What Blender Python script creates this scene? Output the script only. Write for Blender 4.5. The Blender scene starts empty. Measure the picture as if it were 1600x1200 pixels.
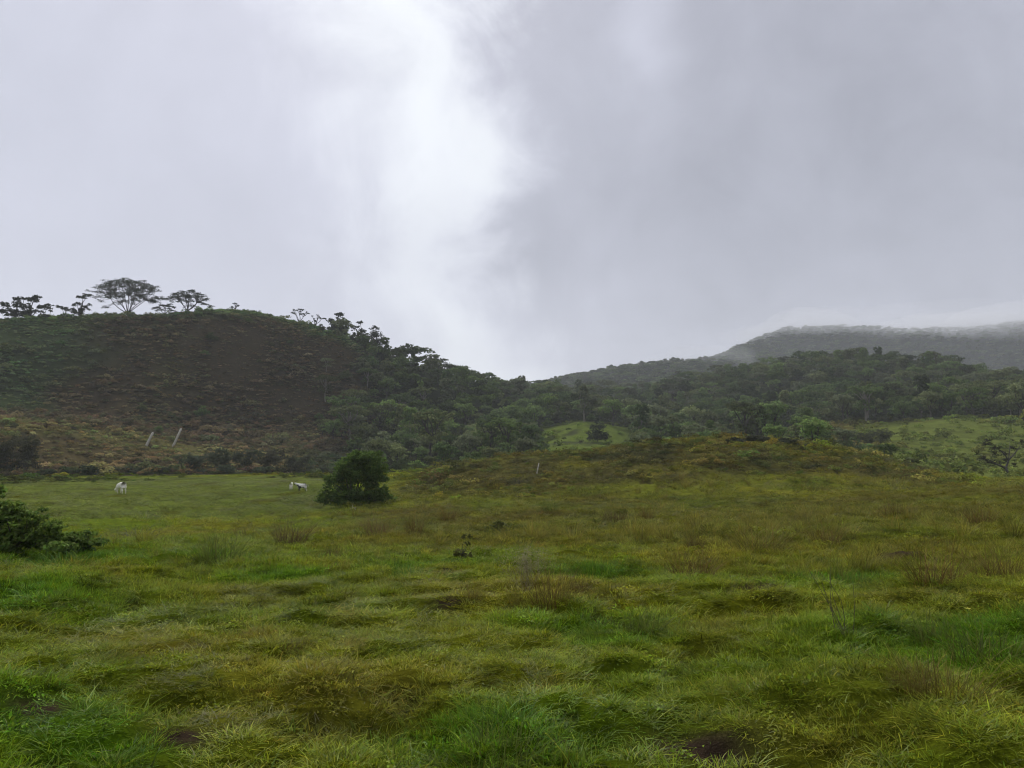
import bpy, math, random
import numpy as np
from mathutils import Vector, Matrix, Euler

random.seed(7)
RNG = np.random.default_rng(11)
SC = bpy.context.scene
COL = SC.collection

# ------------------------------------------------------------------ camera
F = 1202.0                      # focal length in photo pixels (photo 1600 x 1200)
PITCH = math.radians(4.28)
EYE = 1.65
cam_d = bpy.data.cameras.new("camera")
cam_d.sensor_width = 36.0
cam_d.lens = F / 1600.0 * 36.0
cam_d.clip_start = 0.05
cam_d.clip_end = 12000.0
cam = bpy.data.objects.new("camera", cam_d)
cam.location = (0, 0, EYE)
cam.rotation_euler = (math.pi / 2 + PITCH, 0, 0)
COL.objects.link(cam)
SC.camera = cam

# ------------------------------------------------------------------ render and view
SC.render.engine = 'CYCLES'
SC.view_settings.view_transform = 'Standard'
SC.view_settings.look = 'None'
SC.view_settings.gamma = 1.0
SC.view_settings.use_curve_mapping = False
SC.view_settings.exposure = 1.34
SC.cycles.use_denoising = True
SC.cycles.max_bounces = 4
SC.cycles.diffuse_bounces = 2
SC.cycles.glossy_bounces = 1
SC.cycles.transmission_bounces = 2
SC.cycles.use_adaptive_sampling = True
SC.cycles.adaptive_threshold = 0.012
SC.cycles.adaptive_min_samples = 16
SC.cycles.transparent_max_bounces = 8
SC.cycles.volume_bounces = 2
SC.cycles.use_fast_gi = False
SC.cycles.pixel_filter_type = 'BLACKMAN_HARRIS'
SC.cycles.filter_width = 1.1

# ------------------------------------------------------------------ sun
SUN_EL, SUN_AZ = math.radians(44), math.radians(-14)      # azimuth from +Y towards +X
sun_d = bpy.data.lights.new("sun", 'SUN')
sun_d.energy = 1.5
sun_d.angle = math.radians(16)
sun_d.color = (1.0, 0.98, 0.95)
sun = bpy.data.objects.new("sun", sun_d)
sd = Vector((math.sin(SUN_AZ) * math.cos(SUN_EL), math.cos(SUN_AZ) * math.cos(SUN_EL), math.sin(SUN_EL)))
sun.rotation_euler = (-sd).to_track_quat('-Z', 'Y').to_euler()
sun.location = (0, 0, 300)
COL.objects.link(sun)

# ------------------------------------------------------------------ world: overcast sky with a bright rift
world = bpy.data.worlds.new("World")
SC.world = world
world.cycles.sampling_method = 'MANUAL'
world.cycles.sample_map_resolution = 512
world.use_nodes = True
wt = world.node_tree
wt.nodes.clear()


class E:
    """tiny expression helper that builds shader math nodes"""
    tree = None

    def __init__(s, sock):
        s.s = sock

    @staticmethod
    def op(op, *a):
        n = E.tree.nodes.new('ShaderNodeMath')
        n.operation = op
        for i, v in enumerate(a):
            if isinstance(v, E):
                E.tree.links.new(v.s, n.inputs[i])
            else:
                n.inputs[i].default_value = v
        return E(n.outputs[0])

    def __add__(a, b): return E.op('ADD', a, b)
    def __radd__(a, b): return E.op('ADD', b, a)
    def __sub__(a, b): return E.op('SUBTRACT', a, b)
    def __rsub__(a, b): return E.op('SUBTRACT', b, a)
    def __mul__(a, b): return E.op('MULTIPLY', a, b)
    def __rmul__(a, b): return E.op('MULTIPLY', b, a)


def smooth(v, a, b, lo=0.0, hi=1.0):
    n = E.tree.nodes.new('ShaderNodeMapRange')
    n.interpolation_type = 'SMOOTHSTEP'
    E.tree.links.new(v.s, n.inputs['Value'])
    for k, q in (('From Min', a), ('From Max', b), ('To Min', lo), ('To Max', hi)):
        if isinstance(q, E):
            E.tree.links.new(q.s, n.inputs[k])
        else:
            n.inputs[k].default_value = q
    return E(n.outputs['Result'])


def sky_noise(xyz, scale, detail=5.0, rough=0.55, dist=0.0):
    c = E.tree.nodes.new('ShaderNodeCombineXYZ')
    for i, v in enumerate(xyz):
        if isinstance(v, E):
            E.tree.links.new(v.s, c.inputs[i])
        else:
            c.inputs[i].default_value = v
    n = E.tree.nodes.new('ShaderNodeTexNoise')
    n.inputs['Scale'].default_value = scale
    n.inputs['Detail'].default_value = detail
    n.inputs['Roughness'].default_value = rough
    n.inputs['Distortion'].default_value = dist
    E.tree.links.new(c.outputs[0], n.inputs['Vector'])
    return E(n.outputs[0])


def build_world():
    E.tree = wt
    tc = wt.nodes.new('ShaderNodeTexCoord')
    sp = wt.nodes.new('ShaderNodeSeparateXYZ')
    wt.links.new(tc.outputs['Generated'], sp.inputs[0])
    X, Y, Z = (E(sp.outputs[i]) for i in range(3))
    az = E.op('ARCTAN2', X, Y) * 57.2958                   # degrees, right positive
    el = E.op('ARCSINE', Z) * 57.2958
    # large cloud masses: noise in direction space goes all round the dome
    n1 = sky_noise((X, Y, Z), 2.2, 6, 0.55, 0.3)
    n2 = sky_noise((X, Y, Z), 6.0, 7, 0.6, 0.4)
    n3 = sky_noise((az * 0.11, el * 0.035, 3.0), 1.0, 6, 0.6, 0.3)      # falling veils, drawn out vertically
    n4 = sky_noise((az * 0.13, el * 0.13, 9.0), 1.0, 8, 0.62, 0.6)
    n5 = sky_noise((az * 0.05, el * 0.06, 21.0), 1.0, 5, 0.55, 0.5)
    n6 = sky_noise((X * 1.0, Y * 1.0, Z * 0.75 + 5.0), 8.0, 9, 0.66, 0.6)
    warp = (n4 - 0.5) * 8.0 + (n6 - 0.5) * 19.0 + (n5 - 0.5) * 8.0
    # the rift between two cloud banks: its two edges wander with elevation
    edge_r = smooth(el, 6, 13, 1.5, -4.5) + smooth(el, 14, 20, 0.0, 4.0) + smooth(el, 22, 31, 0.0, -2.5)
    edge_l = smooth(el, 5, 13, -7.0, -10.0) + smooth(el, 18, 31, 0.0, -3.5)
    left = smooth(az + warp * 0.8 - edge_l, -7.0, 7.0)
    q = az + warp - edge_r
    right = smooth(q, -5.0, 5.5, 1.0, 0.0)
    rift = left * right
    rightness = smooth(q, -3.0, 7.0)
    fade_hi = smooth(el, 50, 75, 1.0, 0.0)
    # left bank: pale; right bank: heavier grey
    lum_left = 0.345 + (n1 - 0.5) * 0.10 + (n2 - 0.5) * 0.06 + (n5 - 0.5) * 0.08 + (n6 - 0.5) * 0.06 + smooth(az, -36, -20, 0.02, 0.0)
    lum_right = 0.256 + (n2 - 0.5) * 0.10 + (n5 - 0.5) * 0.08 + (n6 - 0.5) * 0.10 + smooth(az, 5, 16, 0.02, -0.015) + smooth(el, 8, 16, 0.0, -0.02) + smooth(el, 18, 28, 0.0, 0.02) + smooth(az, 24, 34, 0.0, 0.02)
    streak = smooth(az + (n4 - 0.5) * 6.0, 6.5, 10.0) * smooth(az + (n4 - 0.5) * 6.0, 10.0, 14.0, 1.0, 0.0) * smooth(el, 18, 30)
    lum_right = lum_right + streak * 0.06 + smooth(el, 11, 4) * (n6 - 0.45) * 0.16
    lowl = smooth(el, 14, 2, 0.0, 0.07)
    lum = lum_left + rightness * (lum_right - lum_left) + lowl * (1.0 - rightness * 0.45)
    core = 0.515 + (n2 - 0.5) * 0.08 + (n6 - 0.5) * 0.10
    rr = rift * fade_hi
    lum = lum + rr * (core - lum)
    lum = E.op('MAXIMUM', lum, 0.2)
    # below the horizon the dome is hidden by land
    cr = wt.nodes.new('ShaderNodeMix'); cr.data_type = 'RGBA'
    cr.inputs[6].default_value = (0.94, 0.96, 1.12, 1)     # grey cloud leans to lavender blue
    cr.inputs[7].default_value = (0.965, 1.0, 1.05, 1)
    wt.links.new(rr.s, cr.inputs[0])
    vm = wt.nodes.new('ShaderNodeVectorMath'); vm.operation = 'SCALE'
    wt.links.new(cr.outputs[2], vm.inputs[0])
    wt.links.new((lum * 7.6).s, vm.inputs['Scale'])
    sky = wt.nodes.new('ShaderNodeTexSky')
    sky.sky_type = 'NISHITA'
    sky.sun_disc = False
    sky.sun_elevation = SUN_EL
    sky.sun_rotation = SUN_AZ
    mx = wt.nodes.new('ShaderNodeMix'); mx.data_type = 'RGBA'
    mx.inputs[0].default_value = 0.97                         # cloud cover
    wt.links.new(sky.outputs[0], mx.inputs[6])
    wt.links.new(vm.outputs[0], mx.inputs[7])
    bg = wt.nodes.new('ShaderNodeBackground')
    bg.inputs[1].default_value = 0.1
    wt.links.new(mx.outputs[2], bg.inputs[0])
    out = wt.nodes.new('ShaderNodeOutputWorld')
    wt.links.new(bg.outputs[0], out.inputs[0])


build_world()

# ------------------------------------------------------------------ noise
def _hash(ix, iy, seed):
    h = (ix.astype(np.int64) * 374761393 + iy.astype(np.int64) * 668265263 + seed * 1274126177) & 0xFFFFFFFF
    h = ((h ^ (h >> 13)) * 1274126177) & 0xFFFFFFFF
    h = h ^ (h >> 16)
    return (h & 0xFFFF) / 65535.0


def vnoise(x, y, seed=0):
    ix, iy = np.floor(x), np.floor(y)
    fx, fy = x - ix, y - iy
    fx = fx * fx * fx * (fx * (fx * 6 - 15) + 10)
    fy = fy * fy * fy * (fy * (fy * 6 - 15) + 10)
    a, b = _hash(ix, iy, seed), _hash(ix + 1, iy, seed)
    c, d = _hash(ix, iy + 1, seed), _hash(ix + 1, iy + 1, seed)
    return (a * (1 - fx) + b * fx) * (1 - fy) + (c * (1 - fx) + d * fx) * fy - 0.5


def fbm(x, y, wave, octaves=4, seed=0, gain=0.5):
    s, amp, tot = 0.0, 1.0, 0.0
    ca, sa = math.cos(0.6), math.sin(0.6)
    for o in range(octaves):
        k = 2.03 ** o / wave
        s = s + amp * vnoise(x * k + 17.3 * o, y * k - 9.1 * o, seed + o)
        x, y = x * ca - y * sa, x * sa + y * ca
        tot += amp * 0.5
        amp *= gain
    return s / tot            # about -1 .. 1


def sstep(v, a, b):
    t = np.clip((v - a) / (b - a), 0, 1)
    return t * t * (3 - 2 * t)


def band(v, a, b, w):
    return sstep(v, a - w, a + w) * (1 - sstep(v, b - w, b + w))


# ------------------------------------------------------------------ terrain: lines of the landscape (column: distance, row)
def const(r, *pys):
    return [(px, r, py) for px, py in pys]


LINES = [
    const(4.0, (-700, 1188), (0, 1186), (800, 1188), (1600, 1186), (2300, 1188)),
    const(10.0, (-700, 955), (0, 951), (400, 949), (800, 946), (1200, 940), (1600, 934), (2300, 930)),
    const(22.0, (-700, 868), (0, 862), (400, 862), (800, 852), (1200, 850), (1600, 846), (2300, 840)),
    const(48.0, (-700, 832), (0, 830), (400, 828), (560, 808), (700, 800), (800, 792), (1000, 785), (1250, 780), (1400, 776), (1600, 771), (2300, 765)),
    [(-700, 125, 748), (0, 125, 747), (200, 125, 746), (400, 120, 743), (500, 112, 743), (560, 100, 747), (650, 85, 739), (740, 80, 724), (840, 78, 713),
     (910, 76, 708), (1000, 76, 696), (1100, 78, 686), (1200, 80, 689), (1300, 82, 702), (1400, 85, 724), (1450, 86, 737), (1500, 88, 746), (1600, 88, 752), (2300, 88, 756)],
    [(-700, 136, 744), (0, 136, 743), (400, 134, 740), (560, 130, 748), (700, 130, 742), (840, 130, 733), (1000, 130, 724), (1100, 130, 720), (1250, 130, 713),
     (1300, 122, 718), (1400, 112, 737), (1500, 106, 751), (1600, 105, 755), (2300, 105, 756)],
    [(-700, 165, 664), (0, 165, 662), (100, 165, 667), (200, 168, 682), (300, 170, 702), (400, 170, 712), (500, 170, 717), (600, 170, 720), (700, 175, 716),
     (800, 180, 711), (880, 185, 702), (940, 190, 698), (1000, 190, 704), (1150, 180, 702), (1250, 170, 693), (1400, 160, 703), (1500, 155, 717), (1600, 150, 722), (2300, 150, 722)],
    [(-700, 190, 650), (0, 190, 648), (200, 190, 656), (300, 195, 674), (400, 200, 676), (500, 205, 682), (600, 210, 690), (700, 220, 692), (800, 230, 690),
     (850, 232, 678), (910, 235, 658), (970, 235, 670), (1050, 235, 690), (1150, 230, 690), (1250, 225, 675), (1300, 222, 666), (1400, 220, 661), (1500, 220, 657), (1600, 220, 659), (2300, 220, 655)],
    [(-700, 250, 500), (0, 255, 500), (150, 255, 497), (250, 256, 492), (350, 258, 488), (400, 260, 493), (450, 262, 505), (500, 265, 519), (550, 270, 535), (600, 275, 567),
     (650, 280, 577), (700, 288, 596), (740, 295, 610), (780, 305, 621), (820, 320, 628), (850, 320, 634), (910, 300, 652), (970, 300, 664), (1050, 290, 664), (1150, 290, 654),
     (1250, 290, 645), (1400, 290, 641), (1500, 280, 641), (1600, 275, 641), (2300, 275, 630)],
    [(-700, 330, 540), (0, 330, 530), (400, 340, 540), (600, 350, 590), (700, 360, 616), (780, 380, 624), (820, 420, 625), (850, 430, 624), (1000, 430, 622),
     (1100, 420, 605), (1150, 400, 599), (1250, 400, 579), (1350, 400, 574), (1450, 390, 586), (1550, 380, 606), (1600, 380, 612), (2300, 380, 610)],
    [(-700, 560, 575), (0, 560, 570), (500, 580, 600), (700, 600, 628), (820, 600, 626), (900, 600, 622), (1000, 560, 618), (1100, 560, 617), (1200, 560, 622), (1600, 560, 625), (2300, 560, 625)],
    [(-700, 900, 570), (0, 900, 565), (500, 900, 600), (700, 900, 622), (770, 900, 618), (810, 900, 612), (850, 900, 601), (900, 900, 591), (1000, 900, 574), (1100, 920, 565),
     (1150, 950, 560), (1200, 1000, 566), (1300, 1000, 575), (1600, 1000, 595), (2300, 1000, 595)],
    [(-700, 1400, 600), (0, 1400, 600), (700, 1350, 625), (900, 1300, 612), (1100, 1300, 588), (1135, 1300, 562), (1180, 1300, 540), (1230, 1300, 520), (1320, 1300, 516), (1400, 1300, 519),
     (1480, 1300, 519), (1520, 1300, 518), (1560, 1300, 514), (1600, 1300, 507), (2300, 1300, 500)],
    const(1900, (-700, 630), (800, 645), (2300, 630)),
]
NL = len(LINES)


def az_of_px(px):
    return np.arctan((px - 800.0) / F * math.cos(PITCH))


def px_of_az(az):
    a = np.where(np.abs(az) > math.radians(52), np.sign(az) * math.radians(52), az)
    return 800.0 + F * np.tan(a) / math.cos(PITCH)


def row_to_dz(py, r, az):
    t = np.arctan((600.0 - py) / F)
    return r * np.cos(az) * np.tan(PITCH + t)


# dense table of the lines by column
TAB_PX = np.linspace(-700, 2300, 1201)
TAB_R, TAB_Z = [np.full(TAB_PX.shape, 2.0)], [np.zeros(TAB_PX.shape)]
_k = np.hanning(17); _k /= _k.sum()
for L in LINES:
    a = np.array(L, float)
    rr = np.interp(TAB_PX, a[:, 0], a[:, 1])
    pp = np.interp(TAB_PX, a[:, 0], a[:, 2])
    sm = lambda v: np.convolve(np.pad(v, 8, mode='edge'), _k, mode='valid')
    rr, pp = sm(rr), sm(pp)
    TAB_R.append(rr)
    TAB_Z.append(EYE + row_to_dz(pp, rr, az_of_px(TAB_PX)))
TAB_R.append(np.full(TAB_PX.shape, 2700.0)); TAB_Z.append(np.full(TAB_PX.shape, -30.0))
TAB_R, TAB_Z = np.array(TAB_R), np.array(TAB_Z)           # (K, columns)
K = TAB_R.shape[0]


def lines_at(px):
    fi = np.clip((px + 700) / 3000 * 1200, 0, 1199.999)
    i = fi.astype(int); t = fi - i
    return TAB_R[:, i] * (1 - t) + TAB_R[:, i + 1] * t, TAB_Z[:, i] * (1 - t) + TAB_Z[:, i + 1] * t


def polar(x, y):
    az = np.arctan2(x, y)
    return np.hypot(x, y), az, px_of_az(az)


def s_of(px, r):
    """position among the landscape lines (0 = first line)"""
    R, _ = lines_at(px)
    s = np.zeros(r.shape)
    for k in range(K - 1):
        s = np.where((r >= R[k]) & (r < R[k + 1]), k + (r - R[k]) / (R[k + 1] - R[k]), s)
    return np.where(r >= R[-1], K - 1.0, s)


def base_height(px, r):
    R, Z = lines_at(px)
    h = np.diff(R, axis=0); d = np.diff(Z, axis=0) / h
    m = np.zeros_like(Z)
    w1, w2 = 2 * h[1:] + h[:-1], h[1:] + 2 * h[:-1]
    same = d[1:] * d[:-1] > 0
    with np.errstate(divide='ignore', invalid='ignore'):
        hm = (w1 + w2) / (w1 / d[:-1] + w2 / d[1:])
    m[1:-1] = np.where(same, hm, 0.0)
    m[0] = d[0]; m[-1] = d[-1]
    z = np.where(r < R[0], 0.0, Z[-1])
    for k in range(K - 1):
        t = np.clip((r - R[k]) / h[k], 0, 1)
        t2, t3 = t * t, t * t * t
        zz = (2 * t3 - 3 * t2 + 1) * Z[k] + (t3 - 2 * t2 + t) * h[k] * m[k] + (-2 * t3 + 3 * t2) * Z[k + 1] + (t3 - t2) * h[k] * m[k + 1]
        z = np.where((r >= R[k]) & (r < R[k + 1]), zz, z)
    return z


def hollow(x, y):
    """hollows between the hummocks, 0 .. 1"""
    return sstep(fbm(x, y, 0.95, 3, 201) + 0.35 * fbm(x, y, 0.35, 2, 203) + 0.35 * fbm(x, y, 5, 2, 205), 0.32, 0.70)


def height(x, y):
    x, y = np.asarray(x, float), np.asarray(y, float)
    r, az, px = polar(x, y)
    z = base_height(px, r)
    near = 1 - sstep(r, 60, 130)
    z = z + near * (0.18 * fbm(x, y, 0.75, 3, 5) + 0.15 * fbm(x, y, 3.4, 3, 9)) * sstep(r, 1.5, 5)
    z = z - near * (0.17 * hollow(x, y) + 0.04 * fbm(x, y, 0.38, 2, 7)) * sstep(r, 1.5, 4)
    z = z + 0.22 * fbm(x, y, 11, 3, 15) * sstep(r, 18, 50) * (1 - 0.6 * sstep(r, 100, 140))
    z = z + 1.3 * fbm(x, y, 26, 4, 23) * sstep(r, 135, 200) + 3.5 * fbm(x, y, 75, 4, 31) * sstep(r, 330, 700)
    return z


def at(px, py, rmin=3.0, rmax=1500.0):
    """the ground point seen at a photo pixel"""
    xc, yc = (px - 800.0) / F, (600.0 - py) / F
    d = np.array([xc, math.cos(PITCH) - yc * math.sin(PITCH), math.sin(PITCH) + yc * math.cos(PITCH)])
    hz = math.hypot(d[0], d[1])
    rs = np.geomspace(rmin, rmax, 4000)
    X, Y, Z = d[0] / hz * rs, d[1] / hz * rs, EYE + d[2] / hz * rs
    g = height(X, Y)
    below = np.nonzero(Z <= g)[0]
    i = below[0] if len(below) else len(rs) - 1
    return Vector((X[i], Y[i], g[i]))


def at_r(px, r):
    az = float(az_of_px(np.array(px)))
    x, y = r * math.sin(az), r * math.cos(az)
    return Vector((x, y, float(height(np.array(x), np.array(y)))))


# ------------------------------------------------------------------ colour of the vegetation cover by place
C_GREEN = np.array([0.165, 0.232, 0.013])
C_OLIVE = np.array([0.242, 0.248, 0.015])
C_TAN = np.array([0.262, 0.244, 0.026])
C_BROWN = np.array([0.168, 0.144, 0.018])
C_LUSH = np.array([0.100, 0.225, 0.010])
C_FLAT = np.array([0.120, 0.150, 0.028])

LUSH = [(100, 872, 2.0), (640, 888, 1.1), (940, 888, 1.2), (430, 897, 1.2), (1330, 905, 1.3), (930, 985, 0.9), (1500, 985, 1.6), (760, 1150, 0.6),
        (20, 935, 1.2), (1000, 775, 3.0), (340, 868, 1.0), (1560, 1020, 1.0), (500, 765, 5), (980, 1000, .6), (60, 1130, .5), (150, 1160, .4)]
TAN = [(1300, 1150, 0.5), (1250, 1060, 0.6), (320, 1130, 0.5), (600, 845, 3.0), (480, 835, 3.0), (1150, 845, 3.0), (1350, 865, 3.0), (1560, 865, 2.5), (730, 815, 4),
       (1200, 990, 0.9), (1480, 905, 2), (860, 925, 1.0), (1480, 1075, .9), (200, 1000, .8), (1090, 890, 1.5), (300, 925, 1.4), (1000, 830, 3), (1380, 810, 4), (540, 1100, .5), (1530, 950, 1.5)]
MUD = [(1092, 1178, 0.22), (285, 1150, 0.12), (700, 940, .15), (690, 892, .18), (1190, 918, .22), (1400, 862, .4), (60, 1110, .10), (880, 1165, .08)]
_P = {}


def patch(x, y, name, lst):
    if name not in _P:
        _P[name] = [(at(px, py), rad) for px, py, rad in lst]
    w = np.zeros(x.shape)
    wob = 1 + 0.5 * fbm(x, y, 0.9, 3, 61)
    for p, rad in _P[name]:
        q = ((x - p.x) / (rad * 1.25)) ** 2 + ((y - p.y) / rad) ** 2
        w = np.maximum(w, np.exp(-q * wob))
    return w


def mixc(c, k, w):
    return c + (k - c) * w[:, None]


def cover(x, y):
    """tint, relative grass height, soil exposure, zone position"""
    r, az, px = polar(x, y)
    s = s_of(px, r)
    n_big = fbm(x, y, 4.5, 4, 41)
    n_mid = fbm(x, y, 1.3, 3, 43)
    n_sm = fbm(x, y, 0.45, 3, 47)
    c = np.repeat(C_GREEN[None], len(x), 0)
    c = mixc(c, C_OLIVE, sstep(n_big + 0.5 * n_mid, -0.25, 0.45))
    c = mixc(c, C_TAN, 0.8 * sstep(n_mid + 0.6 * n_sm + 0.3 * n_big, 0.25, 0.75))
    c = mixc(c, C_BROWN, 0.8 * sstep(n_sm + 0.5 * fbm(x, y, 2.2, 2, 53), 0.45, 0.85))
    hgt = 1 + 0.35 * n_mid + 0.2 * n_big + 0.45 * fbm(x, y, 0.6, 2, 57)
    lush = patch(x, y, 'lush', LUSH); tan = patch(x, y, 'tan', TAN); mud = patch(x, y, 'mud', MUD)
    c = mixc(c, C_TAN * 0.95, 0.75 * tan)
    c = mixc(c, C_LUSH, 0.85 * lush)
    hgt = hgt * (1 + 1.1 * lush + 1.2 * tan * sstep(r, 8, 16))
    # farther in the near field the sward turns olive and rushy on the right
    w = sstep(s, 2.6, 3.6) * sstep(px, 480, 640) * (1 - sstep(s, 4.6, 5.0))
    c = mixc(c, np.array([0.168, 0.166, 0.026]), 0.75 * w)
    c = mixc(c, np.array([0.118, 0.158, 0.022]), 0.6 * w * sstep(fbm(x, y, 5, 3, 70), 0.1, 0.5))
    c = mixc(c, np.array([0.135, 0.112, 0.022]), 0.7 * w * sstep(fbm(x, y, 7, 4, 71), 0.05, 0.55))
    # flat pasture on the left
    w = (1 - sstep(px, 500, 570)) * band(s, 4.08, 5.0, 0.08)
    fl = C_FLAT[None] * (1 + 0.28 * fbm(x, y, 9, 4, 73) + 0.3 * fbm(x, y, 2.2, 3, 74))[:, None]
    c = c + (fl - c) * w[:, None] * 0.9
    c = mixc(c, C_OLIVE * 0.38, 0.8 * w * sstep(fbm(x, y * 0.5, 3.0, 3, 75), 0.3, 0.6))
    hgt = hgt * (1 - 0.6 * w)
    # brown mound
    w = sstep(px, 600, 680) * (1 - sstep(px, 1440, 1530)) * band(s + 0.12 * fbm(x, y, 9, 3, 76), 4.30, 5.8, 0.1)
    mb = np.repeat(np.array([[0.100, 0.092, 0.027]]), len(x), 0)
    mb = mixc(mb, np.array([0.150, 0.142, 0.022]), sstep(fbm(x, y, 6, 4, 77), -0.05, 0.5))
    mb = mixc(mb, np.array([0.045, 0.045, 0.022]), sstep(fbm(x, y, 4, 3, 79), 0.15, 0.6))
    c = c + (mb - c) * w[:, None] * 0.9
    # behind: forest floor by default
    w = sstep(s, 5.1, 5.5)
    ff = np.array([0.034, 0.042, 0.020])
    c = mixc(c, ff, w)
    # knoll on the left
    w = (1 - sstep(px, 400, 520)) * band(s, 5.5, 7.35, 0.15)
    kb = np.repeat(np.array([[0.092, 0.074, 0.034]]), len(x), 0)
    kb = mixc(kb, np.array([0.114, 0.104, 0.040]), sstep(fbm(x, y, 14, 4, 81) + 1.2 * band(s, 6.75, 7.1, 0.1) - 0.25, 0.0, 0.5))
    kb = mixc(kb, np.array([0.050, 0.036, 0.022]), sstep(fbm(x, y * 2, 7, 3, 83), 0.2, 0.6))
    c = c + (kb - c) * w[:, None]
    # brown hill
    w = (1 - sstep(px + 30 * fbm(x, y, 30, 3, 85) + (s - 8) * 45, 560, 640)) * sstep(s, 7.1, 7.5) * (1 - sstep(s, 11, 11.5))
    hb = np.repeat(np.array([[0.062, 0.049, 0.028]]), len(x), 0)
    hb = mixc(hb, np.array([0.078, 0.072, 0.032]), 0.8 * sstep(fbm(x, y, 18, 4, 87), 0.1, 0.6))
    hb = mixc(hb, np.array([0.050, 0.068, 0.030]), sstep(1 - (px - 60) / 180 + 0.8 * fbm(x, y, 25, 3, 89), 0.2, 0.9) * sstep(s, 7.9, 8.2))
    hb = mixc(hb, np.array([0.062, 0.088, 0.032]), sstep(s + 0.12 * fbm(x, y, 12, 3, 91), 8.70, 8.88))
    c = c + (hb - c) * w[:, None]
    # small green mound, right pasture, saddle
    w = band(px, 838, 985, 16) * band(s, 6.4, 8.12, 0.15)
    c = mixc(c, np.array([0.118, 0.158, 0.028]), w)
    c = mixc(c, np.array([0.060, 0.070, 0.026]), w * sstep(fbm(x, y, 8, 3, 93), 0.1, 0.5))
    w = sstep(px + 120 * (s - 7), 1255, 1330) * band(s, 5.55, 8.08, 0.08)
    rp = np.repeat(np.array([[0.128, 0.158, 0.034]]), len(x), 0)
    rp = mixc(rp, np.array([0.118, 0.108, 0.030]), sstep(fbm(x, y, 22, 4, 95) + 0.6 * (1 - sstep(px, 1300, 1420)), 0.0, 0.6))
    rp = mixc(rp, np.array([0.078, 0.092, 0.022]), sstep(fbm(x, y * 2.2, 9, 4, 97), 0.12, 0.5))
    c = c + (rp - c) * w[:, None]
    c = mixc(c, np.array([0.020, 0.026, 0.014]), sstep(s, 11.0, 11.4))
    w = band(px, 800, 1110, 40) * band(s, 9.5, 11.2, 0.2)
    c = mixc(c, np.array([0.062, 0.058, 0.034]), 0.8 * w)
    c = c * (1 + 0.12 * n_sm[:, None])
    return np.clip(c, 0.008, 0.5), np.clip(hgt, 0.35, 3.5), mud, s, px, r


# ------------------------------------------------------------------ materials
def new_mat(name):
    m = bpy.data.materials.new(name)
    m.use_nodes = True
    m.node_tree.nodes.clear()
    E.tree = m.node_tree
    return m, m.node_tree


def N(t, kind, **kw):
    n = t.nodes.new(kind)
    for k, v in kw.items():
        setattr(n, k, v)
    return n


def mul_rgb(t, col, fac):
    v = N(t, 'ShaderNodeVectorMath', operation='SCALE')
    t.links.new(col, v.inputs[0]); t.links.new(fac, v.inputs['Scale'])
    return v.outputs[0]


def leafy_material(name, source, rough=0.5, translucent=0.3, spec=0.35):
    """source: 'INSTANCER' reads the scatter point's tint, 'OBJECT' the object's own colour"""
    m, t = new_mat(name)
    if source == 'INSTANCER':
        a = N(t, 'ShaderNodeAttribute', attribute_type='INSTANCER', attribute_name='tint')
        col = a.outputs['Color']
    else:
        a = N(t, 'ShaderNodeObjectInfo')
        col = a.outputs['Color']
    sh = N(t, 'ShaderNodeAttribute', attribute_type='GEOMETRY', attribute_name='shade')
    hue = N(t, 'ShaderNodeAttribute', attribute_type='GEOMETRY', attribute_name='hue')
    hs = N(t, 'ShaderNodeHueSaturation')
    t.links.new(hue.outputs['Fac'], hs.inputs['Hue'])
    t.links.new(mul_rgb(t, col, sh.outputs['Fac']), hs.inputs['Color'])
    p = N(t, 'ShaderNodeBsdfDiffuse')
    t.links.new(hs.outputs[0], p.inputs['Color'])
    tr = N(t, 'ShaderNodeBsdfTranslucent')
    t.links.new(hs.outputs[0], tr.inputs[0])
    mx = N(t, 'ShaderNodeMixShader')
    mx.inputs[0].default_value = translucent
    t.links.new(p.outputs[0], mx.inputs[1]); t.links.new(tr.outputs[0], mx.inputs[2])
    gl = N(t, 'ShaderNodeBsdfGlossy')
    gl.inputs['Roughness'].default_value = rough
    m2 = N(t, 'ShaderNodeMixShader')
    m2.inputs[0].default_value = spec * 0.025
    t.links.new(mx.outputs[0], m2.inputs[1]); t.links.new(gl.outputs[0], m2.inputs[2])
    mx = m2
    o = N(t, 'ShaderNodeOutputMaterial')
    t.links.new(mx.outputs[0], o.inputs[0])
    return m


def noise_material(name, c1, c2, scale=8.0, rough=0.85, bump=0.4, detail=6.0, vec='Object'):
    m, t = new_mat(name)
    tc = N(t, 'ShaderNodeTexCoord')
    n = N(t, 'ShaderNodeTexNoise')
    n.inputs['Scale'].default_value = scale; n.inputs['Detail'].default_value = detail
    t.links.new(tc.outputs[vec], n.inputs['Vector'])
    r = N(t, 'ShaderNodeValToRGB')
    r.color_ramp.elements[0].position = 0.32; r.color_ramp.elements[0].color = (*c1, 1)
    r.color_ramp.elements[1].position = 0.68; r.color_ramp.elements[1].color = (*c2, 1)
    t.links.new(n.outputs[0], r.inputs[0])
    p = N(t, 'ShaderNodeBsdfPrincipled')
    p.inputs['Roughness'].default_value = rough
    t.links.new(r.outputs[0], p.inputs['Base Color'])
    b = N(t, 'ShaderNodeBump'); b.inputs['Strength'].default_value = bump; b.inputs['Distance'].default_value = 0.05
    t.links.new(n.outputs[0], b.inputs['Height']); t.links.new(b.outputs[0], p.inputs['Normal'])
    o = N(t, 'ShaderNodeOutputMaterial'); t.links.new(p.outputs[0], o.inputs[0])
    return m


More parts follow.
